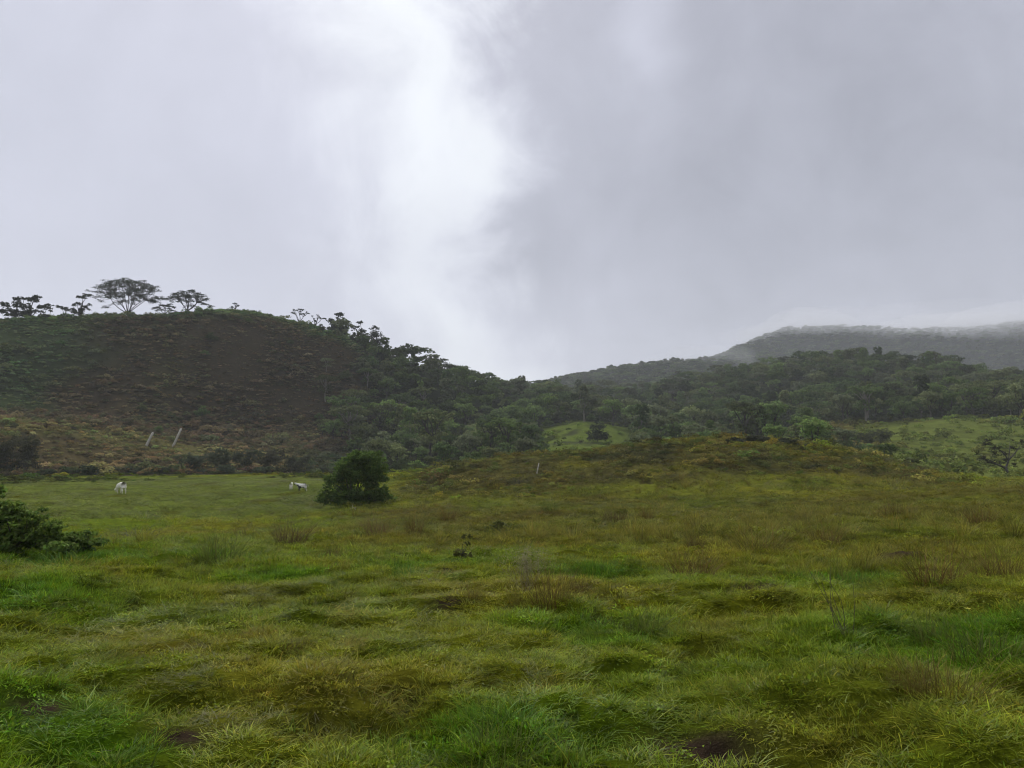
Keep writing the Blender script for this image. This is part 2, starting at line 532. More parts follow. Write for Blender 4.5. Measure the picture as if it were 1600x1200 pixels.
def ground_material():
    m, t = new_mat('turf_ground')
    a = N(t, 'ShaderNodeAttribute', attribute_type='GEOMETRY', attribute_name='tint')
    g = N(t, 'ShaderNodeNewGeometry')
    n1 = N(t, 'ShaderNodeTexNoise'); n1.inputs['Scale'].default_value = 2.3; n1.inputs['Detail'].default_value = 8; n1.inputs['Roughness'].default_value = 0.65
    n2 = N(t, 'ShaderNodeTexNoise'); n2.inputs['Scale'].default_value = 0.55; n2.inputs['Detail'].default_value = 8; n2.inputs['Roughness'].default_value = 0.7
    for n in (n1, n2):
        t.links.new(g.outputs['Position'], n.inputs['Vector'])
    f = (E(n1.outputs[0]) - 0.5) * 1.2 + (E(n2.outputs[0]) - 0.5) * 1.3 + 0.92
    f = E.op('MAXIMUM', f, 0.25)
    p = N(t, 'ShaderNodeBsdfDiffuse')
    t.links.new(mul_rgb(t, a.outputs['Color'], f.s), p.inputs['Color'])
    b = N(t, 'ShaderNodeBump'); b.inputs['Strength'].default_value = 0.7; b.inputs['Distance'].default_value = 0.35
    t.links.new(n1.outputs[0], b.inputs['Height']); t.links.new(b.outputs[0], p.inputs['Normal'])
    o = N(t, 'ShaderNodeOutputMaterial'); t.links.new(p.outputs[0], o.inputs[0])
    return m


M_GROUND = ground_material()
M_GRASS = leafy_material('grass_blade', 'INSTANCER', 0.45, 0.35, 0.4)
M_SCRUB = leafy_material('scrub_leaf', 'INSTANCER', 0.6, 0.35, 0.25)
M_LEAF = leafy_material('tree_leaf', 'OBJECT', 0.55, 0.4, 0.3)
M_BLADE = leafy_material('tussock_blade', 'OBJECT', 0.5, 0.3, 0.3)
M_BARK = noise_material('bark', (0.030, 0.025, 0.020), (0.075, 0.068, 0.056), 3.0)
M_PALEBARK = noise_material('pale_bark', (0.10, 0.09, 0.075), (0.22, 0.20, 0.17), 3.0)
M_POST = noise_material('weathered_post', (0.20, 0.18, 0.15), (0.42, 0.38, 0.33), 6.0)
M_PALEWOOD = noise_material('bleached_wood', (0.35, 0.33, 0.28), (0.62, 0.58, 0.50), 9.0)


# ------------------------------------------------------------------ object helpers
def link(name, mesh, mat=None, parent=None, smooth_shade=False):
    o = bpy.data.objects.new(name, mesh)
    COL.objects.link(o)
    if mat is not None and not mesh.materials:
        mesh.materials.append(mat)
    if parent is not None:
        o.parent = parent
    if smooth_shade:
        mesh.polygons.foreach_set('use_smooth', np.ones(len(mesh.polygons), bool))
    return o


def tag(o, label=None, cat=None, group=None, kind=None):
    for k, v in (('label', label), ('category', cat), ('group', group), ('kind', kind)):
        if v:
            o[k] = v
    return o


def empty(name, loc, rz=0.0, scale=1.0):
    o = bpy.data.objects.new(name, None)
    o.empty_display_size = 0.5
    COL.objects.link(o)
    o.location = loc
    o.rotation_euler = (0, 0, rz)
    o.scale = (scale,) * 3 if isinstance(scale, (int, float)) else scale
    return o


def mesh_np(name, verts, quads=None, tris=None, shade=None, hue=None):
    """mesh from numpy arrays; shade / hue are per-vertex floats"""
    me = bpy.data.meshes.new(name)
    nq = 0 if quads is None else len(quads)
    nt = 0 if tris is None else len(tris)
    me.vertices.add(len(verts))
    me.vertices.foreach_set('co', np.asarray(verts, np.float32).ravel())
    loops = np.concatenate([np.asarray(a, np.int32).ravel() for a in (quads, tris) if a is not None and len(a)])
    me.loops.add(len(loops))
    me.loops.foreach_set('vertex_index', loops)
    me.polygons.add(nq + nt)
    starts = np.concatenate([np.arange(nq) * 4, nq * 4 + np.arange(nt) * 3]).astype(np.int32)
    me.polygons.foreach_set('loop_start', starts)
    me.update(calc_edges=True)
    for nm, v in (('shade', shade), ('hue', hue)):
        if v is not None:
            at_ = me.attributes.new(nm, 'FLOAT', 'POINT')
            at_.data.foreach_set('value', np.asarray(v, np.float32))
    return me


# ------------------------------------------------------------------ the land
def build_terrain():
    fov = math.radians(45)
    a_in = np.linspace(-fov, fov, 540)
    a_out = np.linspace(fov, 2 * math.pi - fov, 70)[1:-1]
    az = np.concatenate([a_in, a_out])
    rs = np.concatenate([[0.0], np.geomspace(1.2, 60, 330), np.linspace(60, 140, 80)[1:], np.linspace(140, 330, 110)[1:], np.linspace(330, 1000, 110)[1:],
                         np.linspace(1000, 1400, 40)[1:], np.geomspace(1400, 2600, 10)[1:]])
    A, Rr = np.meshgrid(az, rs)
    X, Y = Rr * np.sin(A), Rr * np.cos(A)
    x, y = X.ravel(), Y.ravel()
    z = height(x, y)
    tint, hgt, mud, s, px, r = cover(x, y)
    soil = np.array([0.040, 0.028, 0.018])
    tint = tint * (0.36 + 0.44 * sstep(r, 12, 70))[:, None]          # tint darkened, painting shade into the gaps between blades
    mud = np.maximum(mud * 1.3, 0.75 * hollow(x, y) * (1 - sstep(r, 40, 90)))
    tint = tint + (soil - tint) * np.clip(mud, 0, 1)[:, None]
    nr, na = Rr.shape
    idx = np.arange(nr * na).reshape(nr, na)
    q = np.stack([idx[:-1], np.roll(idx, -1, 1)[:-1], np.roll(idx, -1, 1)[1:], idx[1:]], -1).reshape(-1, 4)
    q = q[:, ::-1]
    ctr_s, ctr_px = s[q].mean(1), px[q].mean(1)
    wrapped = np.abs(A.ravel()[q]).max(1) > math.radians(52)
    cls = np.zeros(len(q), int)
    cls[(ctr_s > 5.55) & (ctr_s <= 10.9)] = 1
    cls[(ctr_s > 5.55) & (ctr_s <= 10.9) & (ctr_px > 800)] = 2
    cls[(ctr_s > 5.55) & (ctr_s < 8.05) & (ctr_px > 1240)] = 0
    cls[(ctr_s > 10.9) & (ctr_s <= 12.55)] = 3
    cls[(ctr_s > 12.55)] = 4
    names = ['ground', 'hill_left', 'hill_right', 'far_ridge', 'misty_ridge']
    labels = ['hummocky green and olive pasture ground with flat field', 'brown bracken covered hillside below the ridge trees',
              'forested valley side and hill beyond the brown mound', 'dark forested ridge behind the saddle', 'high ridge fading into the cloud']
    for k in range(5):
        f = q[cls == k]
        used, inv = np.unique(f, return_inverse=True)
        f = inv.reshape(-1, 4)
        deg = (f[:, 0] == f[:, 1]) | (f[:, 2] == f[:, 3])
        v = np.stack([x, y, z], -1)[used]
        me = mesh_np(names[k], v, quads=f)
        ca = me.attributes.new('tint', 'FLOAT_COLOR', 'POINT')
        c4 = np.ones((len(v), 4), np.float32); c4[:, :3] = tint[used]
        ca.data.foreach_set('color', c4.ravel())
        me.validate()
        o = link(names[k], me, M_GROUND, smooth_shade=True)
        tag(o, labels[k], ['ground', 'hill', 'hill', 'ridge', 'ridge'][k], kind='structure')


build_terrain()


# ------------------------------------------------------------------ scatter of uncountable growth by geometry nodes
SRC = bpy.data.collections.new('scatter_sources')         # never linked to the scene


def scatter(name, pts, rot, scl, tint, vid, sources, label, cat):
    me = bpy.data.meshes.new(name)
    me.vertices.add(len(pts))
    me.vertices.foreach_set('co', np.asarray(pts, np.float32).ravel())
    for nm, ty, key, v in (('rot', 'FLOAT_VECTOR', 'vector', rot), ('scl', 'FLOAT_VECTOR', 'vector', scl), ('tint', 'FLOAT_VECTOR', 'vector', tint), ('vid', 'INT', 'value', vid)):
        a = me.attributes.new(nm, ty, 'POINT')
        a.data.foreach_set(key, np.asarray(v, np.int32 if ty == 'INT' else np.float32).ravel())
    o = link(name, me)
    tag(o, label, cat, kind='stuff')
    t = bpy.data.node_groups.new(name + '_scatter', 'GeometryNodeTree')
    t.interface.new_socket('Geometry', in_out='INPUT', socket_type='NodeSocketGeometry')
    t.interface.new_socket('Geometry', in_out='OUTPUT', socket_type='NodeSocketGeometry')
    gi, go = t.nodes.new('NodeGroupInput'), t.nodes.new('NodeGroupOutput')
    j = t.nodes.new('GeometryNodeJoinGeometry')
    for smesh in reversed(sources):                       # a multi-input socket lists its newest link first
        so = bpy.data.objects.new(smesh.name, smesh)
        SRC.objects.link(so)
        oi = t.nodes.new('GeometryNodeObjectInfo')
        oi.inputs['Object'].default_value = so
        oi.inputs['As Instance'].default_value = False
        g2 = t.nodes.new('GeometryNodeGeometryToInstance')
        t.links.new(oi.outputs['Geometry'], g2.inputs[0])
        t.links.new(g2.outputs[0], j.inputs[0])
    ip = t.nodes.new('GeometryNodeInstanceOnPoints')
    t.links.new(gi.outputs[0], ip.inputs['Points'])
    t.links.new(j.outputs[0], ip.inputs['Instance'])
    ip.inputs['Pick Instance'].default_value = True
    for nm, ty, sock in (('vid', 'INT', 'Instance Index'), ('rot', 'FLOAT_VECTOR', 'Rotation'), ('scl', 'FLOAT_VECTOR', 'Scale')):
        na = t.nodes.new('GeometryNodeInputNamedAttribute')
        na.data_type = ty
        na.inputs['Name'].default_value = nm
        src = na.outputs[0]
        if nm == 'rot':
            er = t.nodes.new('FunctionNodeEulerToRotation')
            t.links.new(src, er.inputs[0]); src = er.outputs[0]
        t.links.new(src, ip.inputs[sock])
    t.links.new(ip.outputs[0], go.inputs[0])
    md = o.modifiers.new('scatter', 'NODES')
    md.node_group = t
    return o


def polar_points(r0, r1, az0, az1, density):
    n = int(density * 0.5 * (az1 - az0) * (r1 * r1 - r0 * r0))
    r = np.sqrt(RNG.uniform(r0 * r0, r1 * r1, n))
    a = RNG.uniform(az0, az1, n)
    return r * np.sin(a), r * np.cos(a)


# grass tufts -------------------------------------------------------
def tuft_mesh(name, blades, radius, hmin, hmax, width, lean, segs=3, mat=None, droop=0.5, seed=0, upright=0.0):
    g = np.random.default_rng(seed)
    V, Q, T, SH, HU = [], [], [], [], []
    for b in range(blades):
        a0 = g.uniform(0, 2 * math.pi); rad = radius * math.sqrt(g.uniform())
        bx, by = rad * math.cos(a0), rad * math.sin(a0)
        h = g.uniform(hmin, hmax)
        az = a0 + g.normal(0, 0.9)
        ln = abs(g.normal(lean, lean * 0.5)) * (1 - upright) + upright * lean * 0.3
        dx, dy = math.cos(az), math.sin(az)
        wx, wy = -dy, dx
        tw = g.uniform(-0.8, 0.8)
        wx, wy = wx * math.cos(tw) - wy * math.sin(tw), wx * math.sin(tw) + wy * math.cos(tw)
        w = width * g.uniform(0.6, 1.3)
        sh = g.uniform(0.5, 1.4); hu = 0.5 + g.normal(0, 0.014)
        if g.uniform() < 0.10:
            sh *= 1.35; hu -= 0.03
        base = len(V)
        for k in range(segs + 1):
            t = k / segs
            out = h * (ln * t + droop * ln * t * t)
            z = h * (t - droop * 0.45 * ln * t * t) - 0.01
            ww = w * (1 - t) ** 0.6 * 0.5 if k < segs else 0
            c = (bx + dx * out, by + dy * out, z)
            if k < segs:
                V += [(c[0] - wx * ww, c[1] - wy * ww, c[2]), (c[0] + wx * ww, c[1] + wy * ww, c[2])]
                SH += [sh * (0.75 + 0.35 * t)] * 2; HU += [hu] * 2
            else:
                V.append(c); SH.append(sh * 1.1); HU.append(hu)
        for k in range(segs - 1):
            Q.append((base + 2 * k, base + 2 * k + 1, base + 2 * k + 3, base + 2 * k + 2))
        T.append((base + 2 * segs - 2, base + 2 * segs - 1, base + 2 * segs))
    me = mesh_np(name, np.array(V), np.array(Q) if Q else None, np.array(T), SH, HU)
    if mat:
        me.materials.append(mat)
    return me


def herb_mesh(name, leaves, radius, h, size, mat, seed):
    """low broad-leaved weeds and clover between the grass"""
    g = np.random.default_rng(seed)
    c = np.stack([g.normal(0, radius * .5, leaves), g.normal(0, radius * .5, leaves), g.uniform(0.2, 1, leaves) * h], -1)
    return leaf_mesh(name, c, np.tile([0, 0, 1.0], (leaves, 1)), size, mat, seed, 0.5)


def leaf_mesh(name, centres, normals, size, mat, seed, spread=0.8, shade=None, aspect=0.55):
    """rhombic leaves at the given places, facing roughly along the given normals"""
    g = np.random.default_rng(seed)
    n = len(centres)
    nn = normals + g.normal(0, spread, (n, 3))
    nn /= np.linalg.norm(nn, axis=1, keepdims=True) + 1e-9
    u = np.cross(nn, g.normal(0, 1, (n, 3)))
    u /= np.linalg.norm(u, axis=1, keepdims=True) + 1e-9
    v = np.cross(nn, u)
    L = (size * g.uniform(0.65, 1.35, n))[:, None]
    bend = nn * L * 0.18
    V = np.stack([centres - u * L * 0.5 - bend, centres + v * L * aspect * 0.5, centres + u * L * 0.5 - bend, centres - v * L * aspect * 0.5], 1).reshape(-1, 3)
    Q = np.arange(n * 4).reshape(n, 4)
    sh = g.uniform(0.65, 1.35, n) * (1 if shade is None else shade)
    hu = 0.5 + g.normal(0, 0.012, n)
    me = mesh_np(name, V, Q, None, np.repeat(sh, 4), np.repeat(hu, 4))
    if mat:
        me.materials.append(mat)
    return me


def build_grass():
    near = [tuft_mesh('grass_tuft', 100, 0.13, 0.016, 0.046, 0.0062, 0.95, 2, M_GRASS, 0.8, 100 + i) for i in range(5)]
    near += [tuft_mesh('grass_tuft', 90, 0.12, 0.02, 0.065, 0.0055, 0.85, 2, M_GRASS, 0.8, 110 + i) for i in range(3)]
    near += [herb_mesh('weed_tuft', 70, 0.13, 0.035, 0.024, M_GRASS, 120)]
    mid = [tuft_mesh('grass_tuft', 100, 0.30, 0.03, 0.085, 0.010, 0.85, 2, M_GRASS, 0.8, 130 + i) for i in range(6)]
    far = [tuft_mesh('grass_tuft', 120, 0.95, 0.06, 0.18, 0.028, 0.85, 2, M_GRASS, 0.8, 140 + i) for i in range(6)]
    w = math.radians(42)
    clump = [tuft_mesh('grass_tuft', 60, 0.055, 0.035, 0.10, 0.005, 0.6, 3, M_GRASS, 0.9, 150 + i) for i in range(4)]
    clump += [tuft_mesh('grass_tuft', 46, 0.09, 0.03, 0.08, 0.007, 1.1, 3, M_GRASS, 0.9, 160 + i) for i in range(3)]
    rushy = [tuft_mesh('rush_tuft', 70, 0.13, 0.14, 0.36, 0.009, 0.6, 3, M_GRASS, 0.8, 170 + i) for i in range(4)]
    specs = [(rushy, 9, 22, 2.2, 0.8), (rushy, 22, 62, 1.5, 1.25), (clump, 2.0, 9, 7, 1.0), (clump, 9, 20, 4.0, 1.4), (clump, 20, 50, 1.6, 2.2), (near, 2.0, 8, 135, 1.0), (near, 8, 15, 68, 1.35), (mid, 15, 27, 18, 1.0), (mid, 27, 50, 8, 1.45), (far, 50, 135, 1.25, 1.0)]
    P, R, S, T, V = [], [], [], [], []
    allsrc = near + mid + far + clump + rushy
    off = {id(near): 0, id(mid): len(near), id(far): len(near) + len(mid), id(clump): len(near) + len(mid) + len(far), id(rushy): len(near) + len(mid) + len(far) + len(clump)}
    for src, r0, r1, dens, k in specs:
        wa = math.radians(75) if r1 <= 9 else math.radians(58) if r1 <= 22 else math.radians(46)
        x, y = polar_points(1.0 if r0 == 2.0 else r0, r1, -wa, wa, dens)
        tint, hgt, mud, s, px, r = cover(x, y)
        gap = hollow(x, y)
        tint = mixc(tint, np.array([0.075, 0.070, 0.016]), 0.75 * gap)              # sward tinted darker, the shade of the hollows painted in
        keep = (RNG.uniform(size=len(x)) > np.clip(mud * 1.25, 0, 0.97)) & (RNG.uniform(size=len(x)) > 0.6 * gap) & (s < 5.35)
        if src is rushy:       # rushes stand in drifts, mostly in the wetter ground further out
            keep &= (RNG.uniform(size=len(x)) < sstep(fbm(x, y, 6, 3, 221) + 0.5 * fbm(x, y, 1.6, 2, 223), 0.12, 0.5)) & ~((px < 540) & (s > 4.05))
            tint = mixc(tint, np.array([0.190, 0.160, 0.032]), 0.6 * np.ones(len(x)))
        x, y, tint, hgt, gap, s, px = x[keep], y[keep], tint[keep], hgt[keep], gap[keep], s[keep], px[keep]
        z = height(x, y)
        n = len(x)
        sc = k * RNG.uniform(0.75, 1.25, n)
        cush = fbm(x, y, 0.34 * k, 2, 211)
        tint = tint * np.clip(1 + 0.45 * cush, 0.45, 1.5)[:, None]
        sz = (0.62 + 0.2 * sstep(np.hypot(x, y), 7, 16)) * sc * np.clip(hgt * (1 + 0.8 * cush), 0.35, 1.9) * (1 - 0.3 * gap) * RNG.uniform(0.7, 1.3, n)
        e = 0.12 * k
        tx = -(height(x + e, y) - height(x - e, y)) / (2 * e); ty = (height(x, y + e) - height(x, y - e)) / (2 * e)
        P.append(np.stack([x, y, z - 0.005], -1))
        R.append(np.stack([np.clip(ty, -.4, .4), np.clip(tx, -.4, .4), RNG.uniform(0, 6.283, n)], -1))
        S.append(np.stack([sc, sc, sz], -1))
        T.append(tint * RNG.uniform(0.66, 1.3, n)[:, None])
        if src is clump:
            pick = RNG.uniform(size=n)[:, None]
            T[-1] = np.where(pick < .3, T[-1] * np.array([.45, .48, .5]), np.where(pick < .5, T[-1] * np.array([1.25, 1.1, 1.1]), np.where(pick < .60, T[-1] * np.array([1.05, .85, .8]), T[-1])))
        v = RNG.integers(0, len(src), n)
        if src is near:
            v = np.where((v == 8) & (RNG.uniform(size=n) < 0.5), 4, v)
        V.append(v + off[id(src)])
    scatter('grass', np.concatenate(P), np.concatenate(R), np.concatenate(S), np.concatenate(T), np.concatenate(V), allsrc,
            'wet green and olive grass growing over the whole pasture', 'grass')
    print('grass tufts', sum(len(p) for p in P))


build_grass()


# bracken and heath on mound, knoll, hillsides -----------------------
def scrub_mesh(name, n, rx, rz, leaf, mat, seed, lobes=5, aspect=0.5):
    g = np.random.default_rng(seed)
    C, NN = [], []
    for k in range(lobes):
        lc = np.array([g.normal(0, rx * 0.5), g.normal(0, rx * 0.5), rz * g.uniform(0.2, 0.6)])
        m = n // lobes
        d = g.normal(0, 1, (m, 3)); d[:, 2] = np.abs(d[:, 2]) * 0.9 + 0.05
        d /= np.linalg.norm(d, axis=1, keepdims=True)
        rad = g.uniform(0.5, 1.0, m)[:, None] ** 0.6
        p = lc + d * rad * np.array([rx * 0.55, rx * 0.55, rz * 0.5])
        C.append(p); NN.append(d + np.array([0, 0, 0.5]))
    C = np.concatenate(C); NN = np.concatenate(NN)
    C[:, 2] = np.maximum(C[:, 2], 0.02)
    return leaf_mesh(name, C, NN, leaf, mat, seed, 0.6, aspect=aspect)


def build_scrub():
    small = [scrub_mesh('bracken_clump', 130, 0.55, 0.55, 0.13, M_SCRUB, 300 + i) for i in range(5)]
    big = [scrub_mesh('bracken_clump', 120, 0.9, 1.0, 0.30, M_SCRUB, 310 + i, 4) for i in range(5)]
    P, R, S, T, V = [], [], [], [], []

    PAL = np.array([[1.08, .96, .88], [1.0, 1.0, 1.0], [.85, 1.12, .9], [1.4, 1.4, 1.3], [.6, .7, .65], [1.0, 1.1, .9], [1.55, 1.5, 1.45]])

    def put(x, y, prob, k, off, nsrc, tk=1.0, zk=1.0, mix=False):
        tint, hgt, mud, s, px, r = cover(x, y)
        pr = prob(x, y, s, px, r)
        kp = RNG.uniform(size=len(x)) < pr
        x, y, tint = x[kp], y[kp], tint[kp]
        n = len(x)
        sc = k * RNG.uniform(0.4, 1.15, n) * np.where(RNG.uniform(size=n) < 0.08, 1.9, 1.0) * np.clip(1 + 0.7 * fbm(x, y, 11 if k > .87 else 6, 3, 413), 0.45, 1.7)
        P.append(np.stack([x, y, height(x, y) - 0.05 * sc], -1))
        R.append(np.stack([RNG.normal(0, 0.1, n), RNG.normal(0, 0.1, n), RNG.uniform(0, 6.283, n)], -1))
        S.append(np.stack([sc, sc, sc * zk * RNG.uniform(0.7, 1.25, n)], -1))
        T.append(tint * tk * RNG.uniform(0.55, 1.5, n)[:, None] * np.stack([RNG.uniform(.85, 1.12, n), np.ones(n), RNG.uniform(.9, 1.1, n)], -1))
        if mix:      # different plants side by side: rusty, olive, green, straw
            T[-1] = T[-1] * PAL[RNG.choice(7, n, p=[.26, .2, .2, .1, .14, .06, .04])]
        V.append(RNG.integers(0, nsrc, n) + off)

    w = math.radians(43)
    # mound
    x, y = polar_points(48, 100, math.radians(-10), w, 2.2)
    put(x, y, lambda x, y, s, px, r: sstep(px, 600, 690) * (1 - sstep(px, 1450, 1560)) * band(s + 0.12 * fbm(x, y, 9, 3, 76), 4.30, 5.45, 0.09) * (0.35 + 0.65 * sstep(fbm(x, y, 5, 3, 401), -0.3, 0.3)), 0.85, 0, 5, 1.35, 0.85, True)
    # rushy clumps before the mound
    x, y = polar_points(14, 60, -w, w, 1.3)
    put(x, y, lambda x, y, s, px, r: (0.12 + 0.88 * np.maximum(sstep(px, 540, 640), 0.5 * band(s, 3.2, 4.0, 0.15))) * (0.06 + 0.5 * sstep(fbm(x, y, 6, 3, 403), 0.05, 0.5)), 0.42, 0, 5, 0.8, 0.8)
    # knoll and brown hill
    x, y = polar_points(132, 275, -w, math.radians(-6), 1.5)
    put(x, y, lambda x, y, s, px, r: (1 - sstep(px, 560, 680)) * sstep(s, 5.6, 5.9) * (1 - sstep(s, 9.05, 9.15)) * (0.8 + 0.2 * sstep(s, 6.9, 7.4)) * (0.45 + 0.55 * sstep(fbm(x, y, 16, 4, 411), -0.25, 0.2)), 0.9, 5, 5, 2.2, 0.85, True)
    # ragged weeds along the far edge of the flat field
    x, y = polar_points(100, 140, -w, math.radians(-9), 0.9)
    put(x, y, lambda x, y, s, px, r: 0.75 * band(s + 0.30 * fbm(x, y, 10, 3, 415), 4.93, 5.5, 0.04), 0.6, 5, 5, 0.62, 0.7, True)
    # right pasture scatter
    x, y = polar_points(100, 240, math.radians(16), w, 0.02)
    put(x, y, lambda x, y, s, px, r: sstep(px, 1240, 1300) * band(s, 5.3, 8.1, 0.1) * sstep(fbm(x, y, 25, 3, 405), -0.1, 0.5), 0.8, 5, 5, 0.85, 0.7)
    # undergrowth below the forest and on the small green mound's flanks
    x, y = polar_points(100, 430, math.radians(-16), w, 0.09)
    put(x, y, lambda x, y, s, px, r: sstep(px, 520, 620) * sstep(s, 5.4, 5.8) * (1 - sstep(s, 10.2, 10.4)) * (1 - 0.85 * band(px, 838, 985, 18) * (1 - sstep(s, 8.0, 8.15))), 1.25, 5, 5, 1.25, 1.0)
    scatter('bracken', np.concatenate(P), np.concatenate(R), np.concatenate(S), np.concatenate(T), np.concatenate(V), small + big,
            'brown and green bracken covering the mound and hillsides', 'bracken')
    print('bracken', sum(len(p) for p in P))


build_scrub()


# ------------------------------------------------------------------ trees
def tube(V, Q, pts, radii, sides=6):
    """append a tapered tube along pts"""
    pts = [Vector(p) for p in pts]
    base = len(V)
    for i, p in enumerate(pts):
        d = (pts[min(i + 1, len(pts) - 1)] - pts[max(i - 1, 0)]).normalized()
        a = d.cross(Vector((0.31, 0.87, 0.12)) if abs(d.y) < 0.9 else Vector((1, 0, 0))).normalized()
        b = d.cross(a)
        for k in range(sides):
            t = 2 * math.pi * k / sides
            V.append(p + (a * math.cos(t) + b * math.sin(t)) * radii[i])
    for i in range(len(pts) - 1):
        for k in range(sides):
            Q.append((base + i * sides + k, base + i * sides + (k + 1) % sides, base + (i + 1) * sides + (k + 1) % sides, base + (i + 1) * sides + k))
    V.append(pts[-1] + (pts[-1] - pts[-2]).normalized() * radii[-1])
    tip = len(V) - 1
    e = base + (len(pts) - 1) * sides
    for k in range(0, sides, 2):
        Q.append((e + k, e + (k + 1) % sides, e + (k + 2) % sides, tip))


def limb_path(a, b, g, bow=0.12, n=4):
    a, b = np.array(a, float), np.array(b, float)
    L = np.linalg.norm(b - a)
    off = g.normal(0, bow * L, 3); off[2] = abs(off[2]) * 0.6
    return [tuple(a + (b - a) * t + off * math.sin(math.pi * t)) for t in np.linspace(0, 1, n)]


def wood_mesh(name, limbs, mat, sides=6):
    V, Q = [], []
    for pts, rad in limbs:
        tube(V, Q, pts, rad, sides)
    me = mesh_np(name, np.array([tuple(v) for v in V]), np.array(Q))
    me.materials.append(mat)
    me.polygons.foreach_set('use_smooth', np.ones(len(me.polygons), bool))
    return me


def lobes_leaves(lobes, n, leaf, mat, seed, name='crown', hollow=0.55, spread=0.7, aspect=0.6, lowcut=-0.55):
    """leaves gathered on lobes: (centre, radii) with gaps between"""
    g = np.random.default_rng(seed)
    vol = np.array([r[0] * r[1] + r[0] * r[2] for _, r in lobes]); vol = vol / vol.sum()
    C, NN, SH = [], [], []
    for (c, rad), f in zip(lobes, vol):
        m = max(8, int(n * f))
        d = g.normal(0, 1, (m, 3))
        d /= np.linalg.norm(d, axis=1, keepdims=True)
        d[:, 2] = np.where(d[:, 2] < lowcut, -d[:, 2] * 0.5, d[:, 2])
        # sub-clumps: pull leaves towards a few twig ends
        tw = g.normal(0, 1, (7, 3)); tw /= np.linalg.norm(tw, axis=1, keepdims=True)
        near = np.argmax(d @ tw.T, 1)
        d = d * 0.62 + tw[near] * 0.38
        rr = g.uniform(hollow, 1.05, m)[:, None]
        C.append(np.array(c) + d * rr * np.array(rad))
        NN.append(d + np.array([0, 0, 0.45]))
        SH.append(np.full(m, g.uniform(0.82, 1.18)))
    return leaf_mesh(name, np.concatenate(C), np.concatenate(NN), leaf, mat, seed + 1, spread, np.concatenate(SH), aspect)


def forest_variant(seed, shape):
    """unit trees about 8 m tall; returns trunk limbs and crown lobes"""
    g = np.random.default_rng(seed)
    lobes, limbs = [], []
    H = 8.0
    if shape == 'round':
        fork = np.array([g.normal(0, .2), g.normal(0, .2), 2.4])
        for k in range(9):
            a = k * 2.399 + g.uniform(0, .6); rr = 2.3 * math.sqrt((k + .4) / 9)
            c = np.array([rr * math.cos(a), rr * math.sin(a), 6.2 - 0.32 * rr * rr + g.normal(0, .5)])
            lobes.append((c, (g.uniform(1.1, 1.7), g.uniform(1.1, 1.7), g.uniform(.8, 1.2))))
        lobes.append((np.array([0, 0, 4.0]), (1.8, 1.8, 1.6)))
    elif shape == 'flat':
        fork = np.array([g.normal(0, .3), g.normal(0, .3), 3.6])
        for k in range(9):
            a = k * 2.399 + g.uniform(0, .6); rr = 3.0 * math.sqrt((k + .4) / 9)
            c = np.array([rr * math.cos(a), rr * math.sin(a), 7.2 - 0.16 * rr * rr + g.normal(0, .35)])
            lobes.append((c, (g.uniform(1.1, 1.6), g.uniform(1.1, 1.6), g.uniform(.45, .7))))
        for k in range(4):
            a = k * 1.6 + g.uniform(0, .6)
            lobes.append((np.array([1.3 * math.cos(a), 1.3 * math.sin(a), g.uniform(2.6, 4.4)]), (1.2, 1.2, 0.9)))
    elif shape == 'tall':
        fork = np.array([g.normal(0, .2), g.normal(0, .2), 3.0])
        for k in range(9):
            z = 3.2 + 5.0 * k / 9
            a = g.uniform(0, 6.28); rr = g.uniform(.3, 1.3) * (1.1 - 0.07 * k)
            lobes.append((np.array([rr * math.cos(a), rr * math.sin(a), z]), (g.uniform(.9, 1.4), g.uniform(.9, 1.4), g.uniform(.7, 1.1))))
    else:  # bush
        fork = np.array([0, 0, 0.8])
        for k in range(8):
            a = k * 2.399 + g.uniform(0, .6); rr = 2.2 * math.sqrt((k + .3) / 8)
            c = np.array([rr * math.cos(a), rr * math.sin(a), 2.9 - 0.35 * rr * rr + g.normal(0, .3)])
            lobes.append((c, (g.uniform(1.0, 1.5), g.uniform(1.0, 1.5), g.uniform(.9, 1.3))))
        lobes.append((np.array([0, 0, 1.3]), (2.0, 2.0, 1.1)))
    r0 = 0.2 if shape != 'bush' else 0.12
    limbs.append((limb_path((0, 0, -0.6), fork, g, 0.05), [r0 * 1.3, r0, r0 * .9, r0 * .75]))
    for c, rad in lobes[:7]:
        limbs.append((limb_path(fork, c, g), [r0 * .6, r0 * .45, r0 * .32, r0 * .15]))
    return limbs, lobes


SHAPES = ['round', 'round', 'flat', 'tall', 'round', 'flat', 'bush', 'bush']
VAR_OBJ, VAR_INST, VAR_FAR = [], [], []
for i, shp in enumerate(SHAPES):
    limbs, lobes = forest_variant(500 + i, shp)
    tr = wood_mesh('trunk', limbs, M_PALEBARK if i in (2, 3) else M_BARK, 5)
    cr = lobes_leaves(lobes, 1500, 0.42, M_LEAF, 520 + i)
    VAR_OBJ.append((tr, cr))
    VAR_INST.append(lobes_leaves(lobes, 1100, 0.5, M_SCRUB, 540 + i, 'forest_tree'))
    VAR_FAR.append(lobes_leaves(lobes, 300, 1.2, M_SCRUB, 560 + i, 'forest_tree'))

LEAFCOL = [(0.088, 0.130, 0.036), (0.098, 0.142, 0.048), (0.070, 0.108, 0.036), (0.130, 0.155, 0.062), (0.112, 0.132, 0.068), (0.076, 0.092, 0.038), (0.115, 0.170, 0.048), (0.060, 0.085, 0.032)]


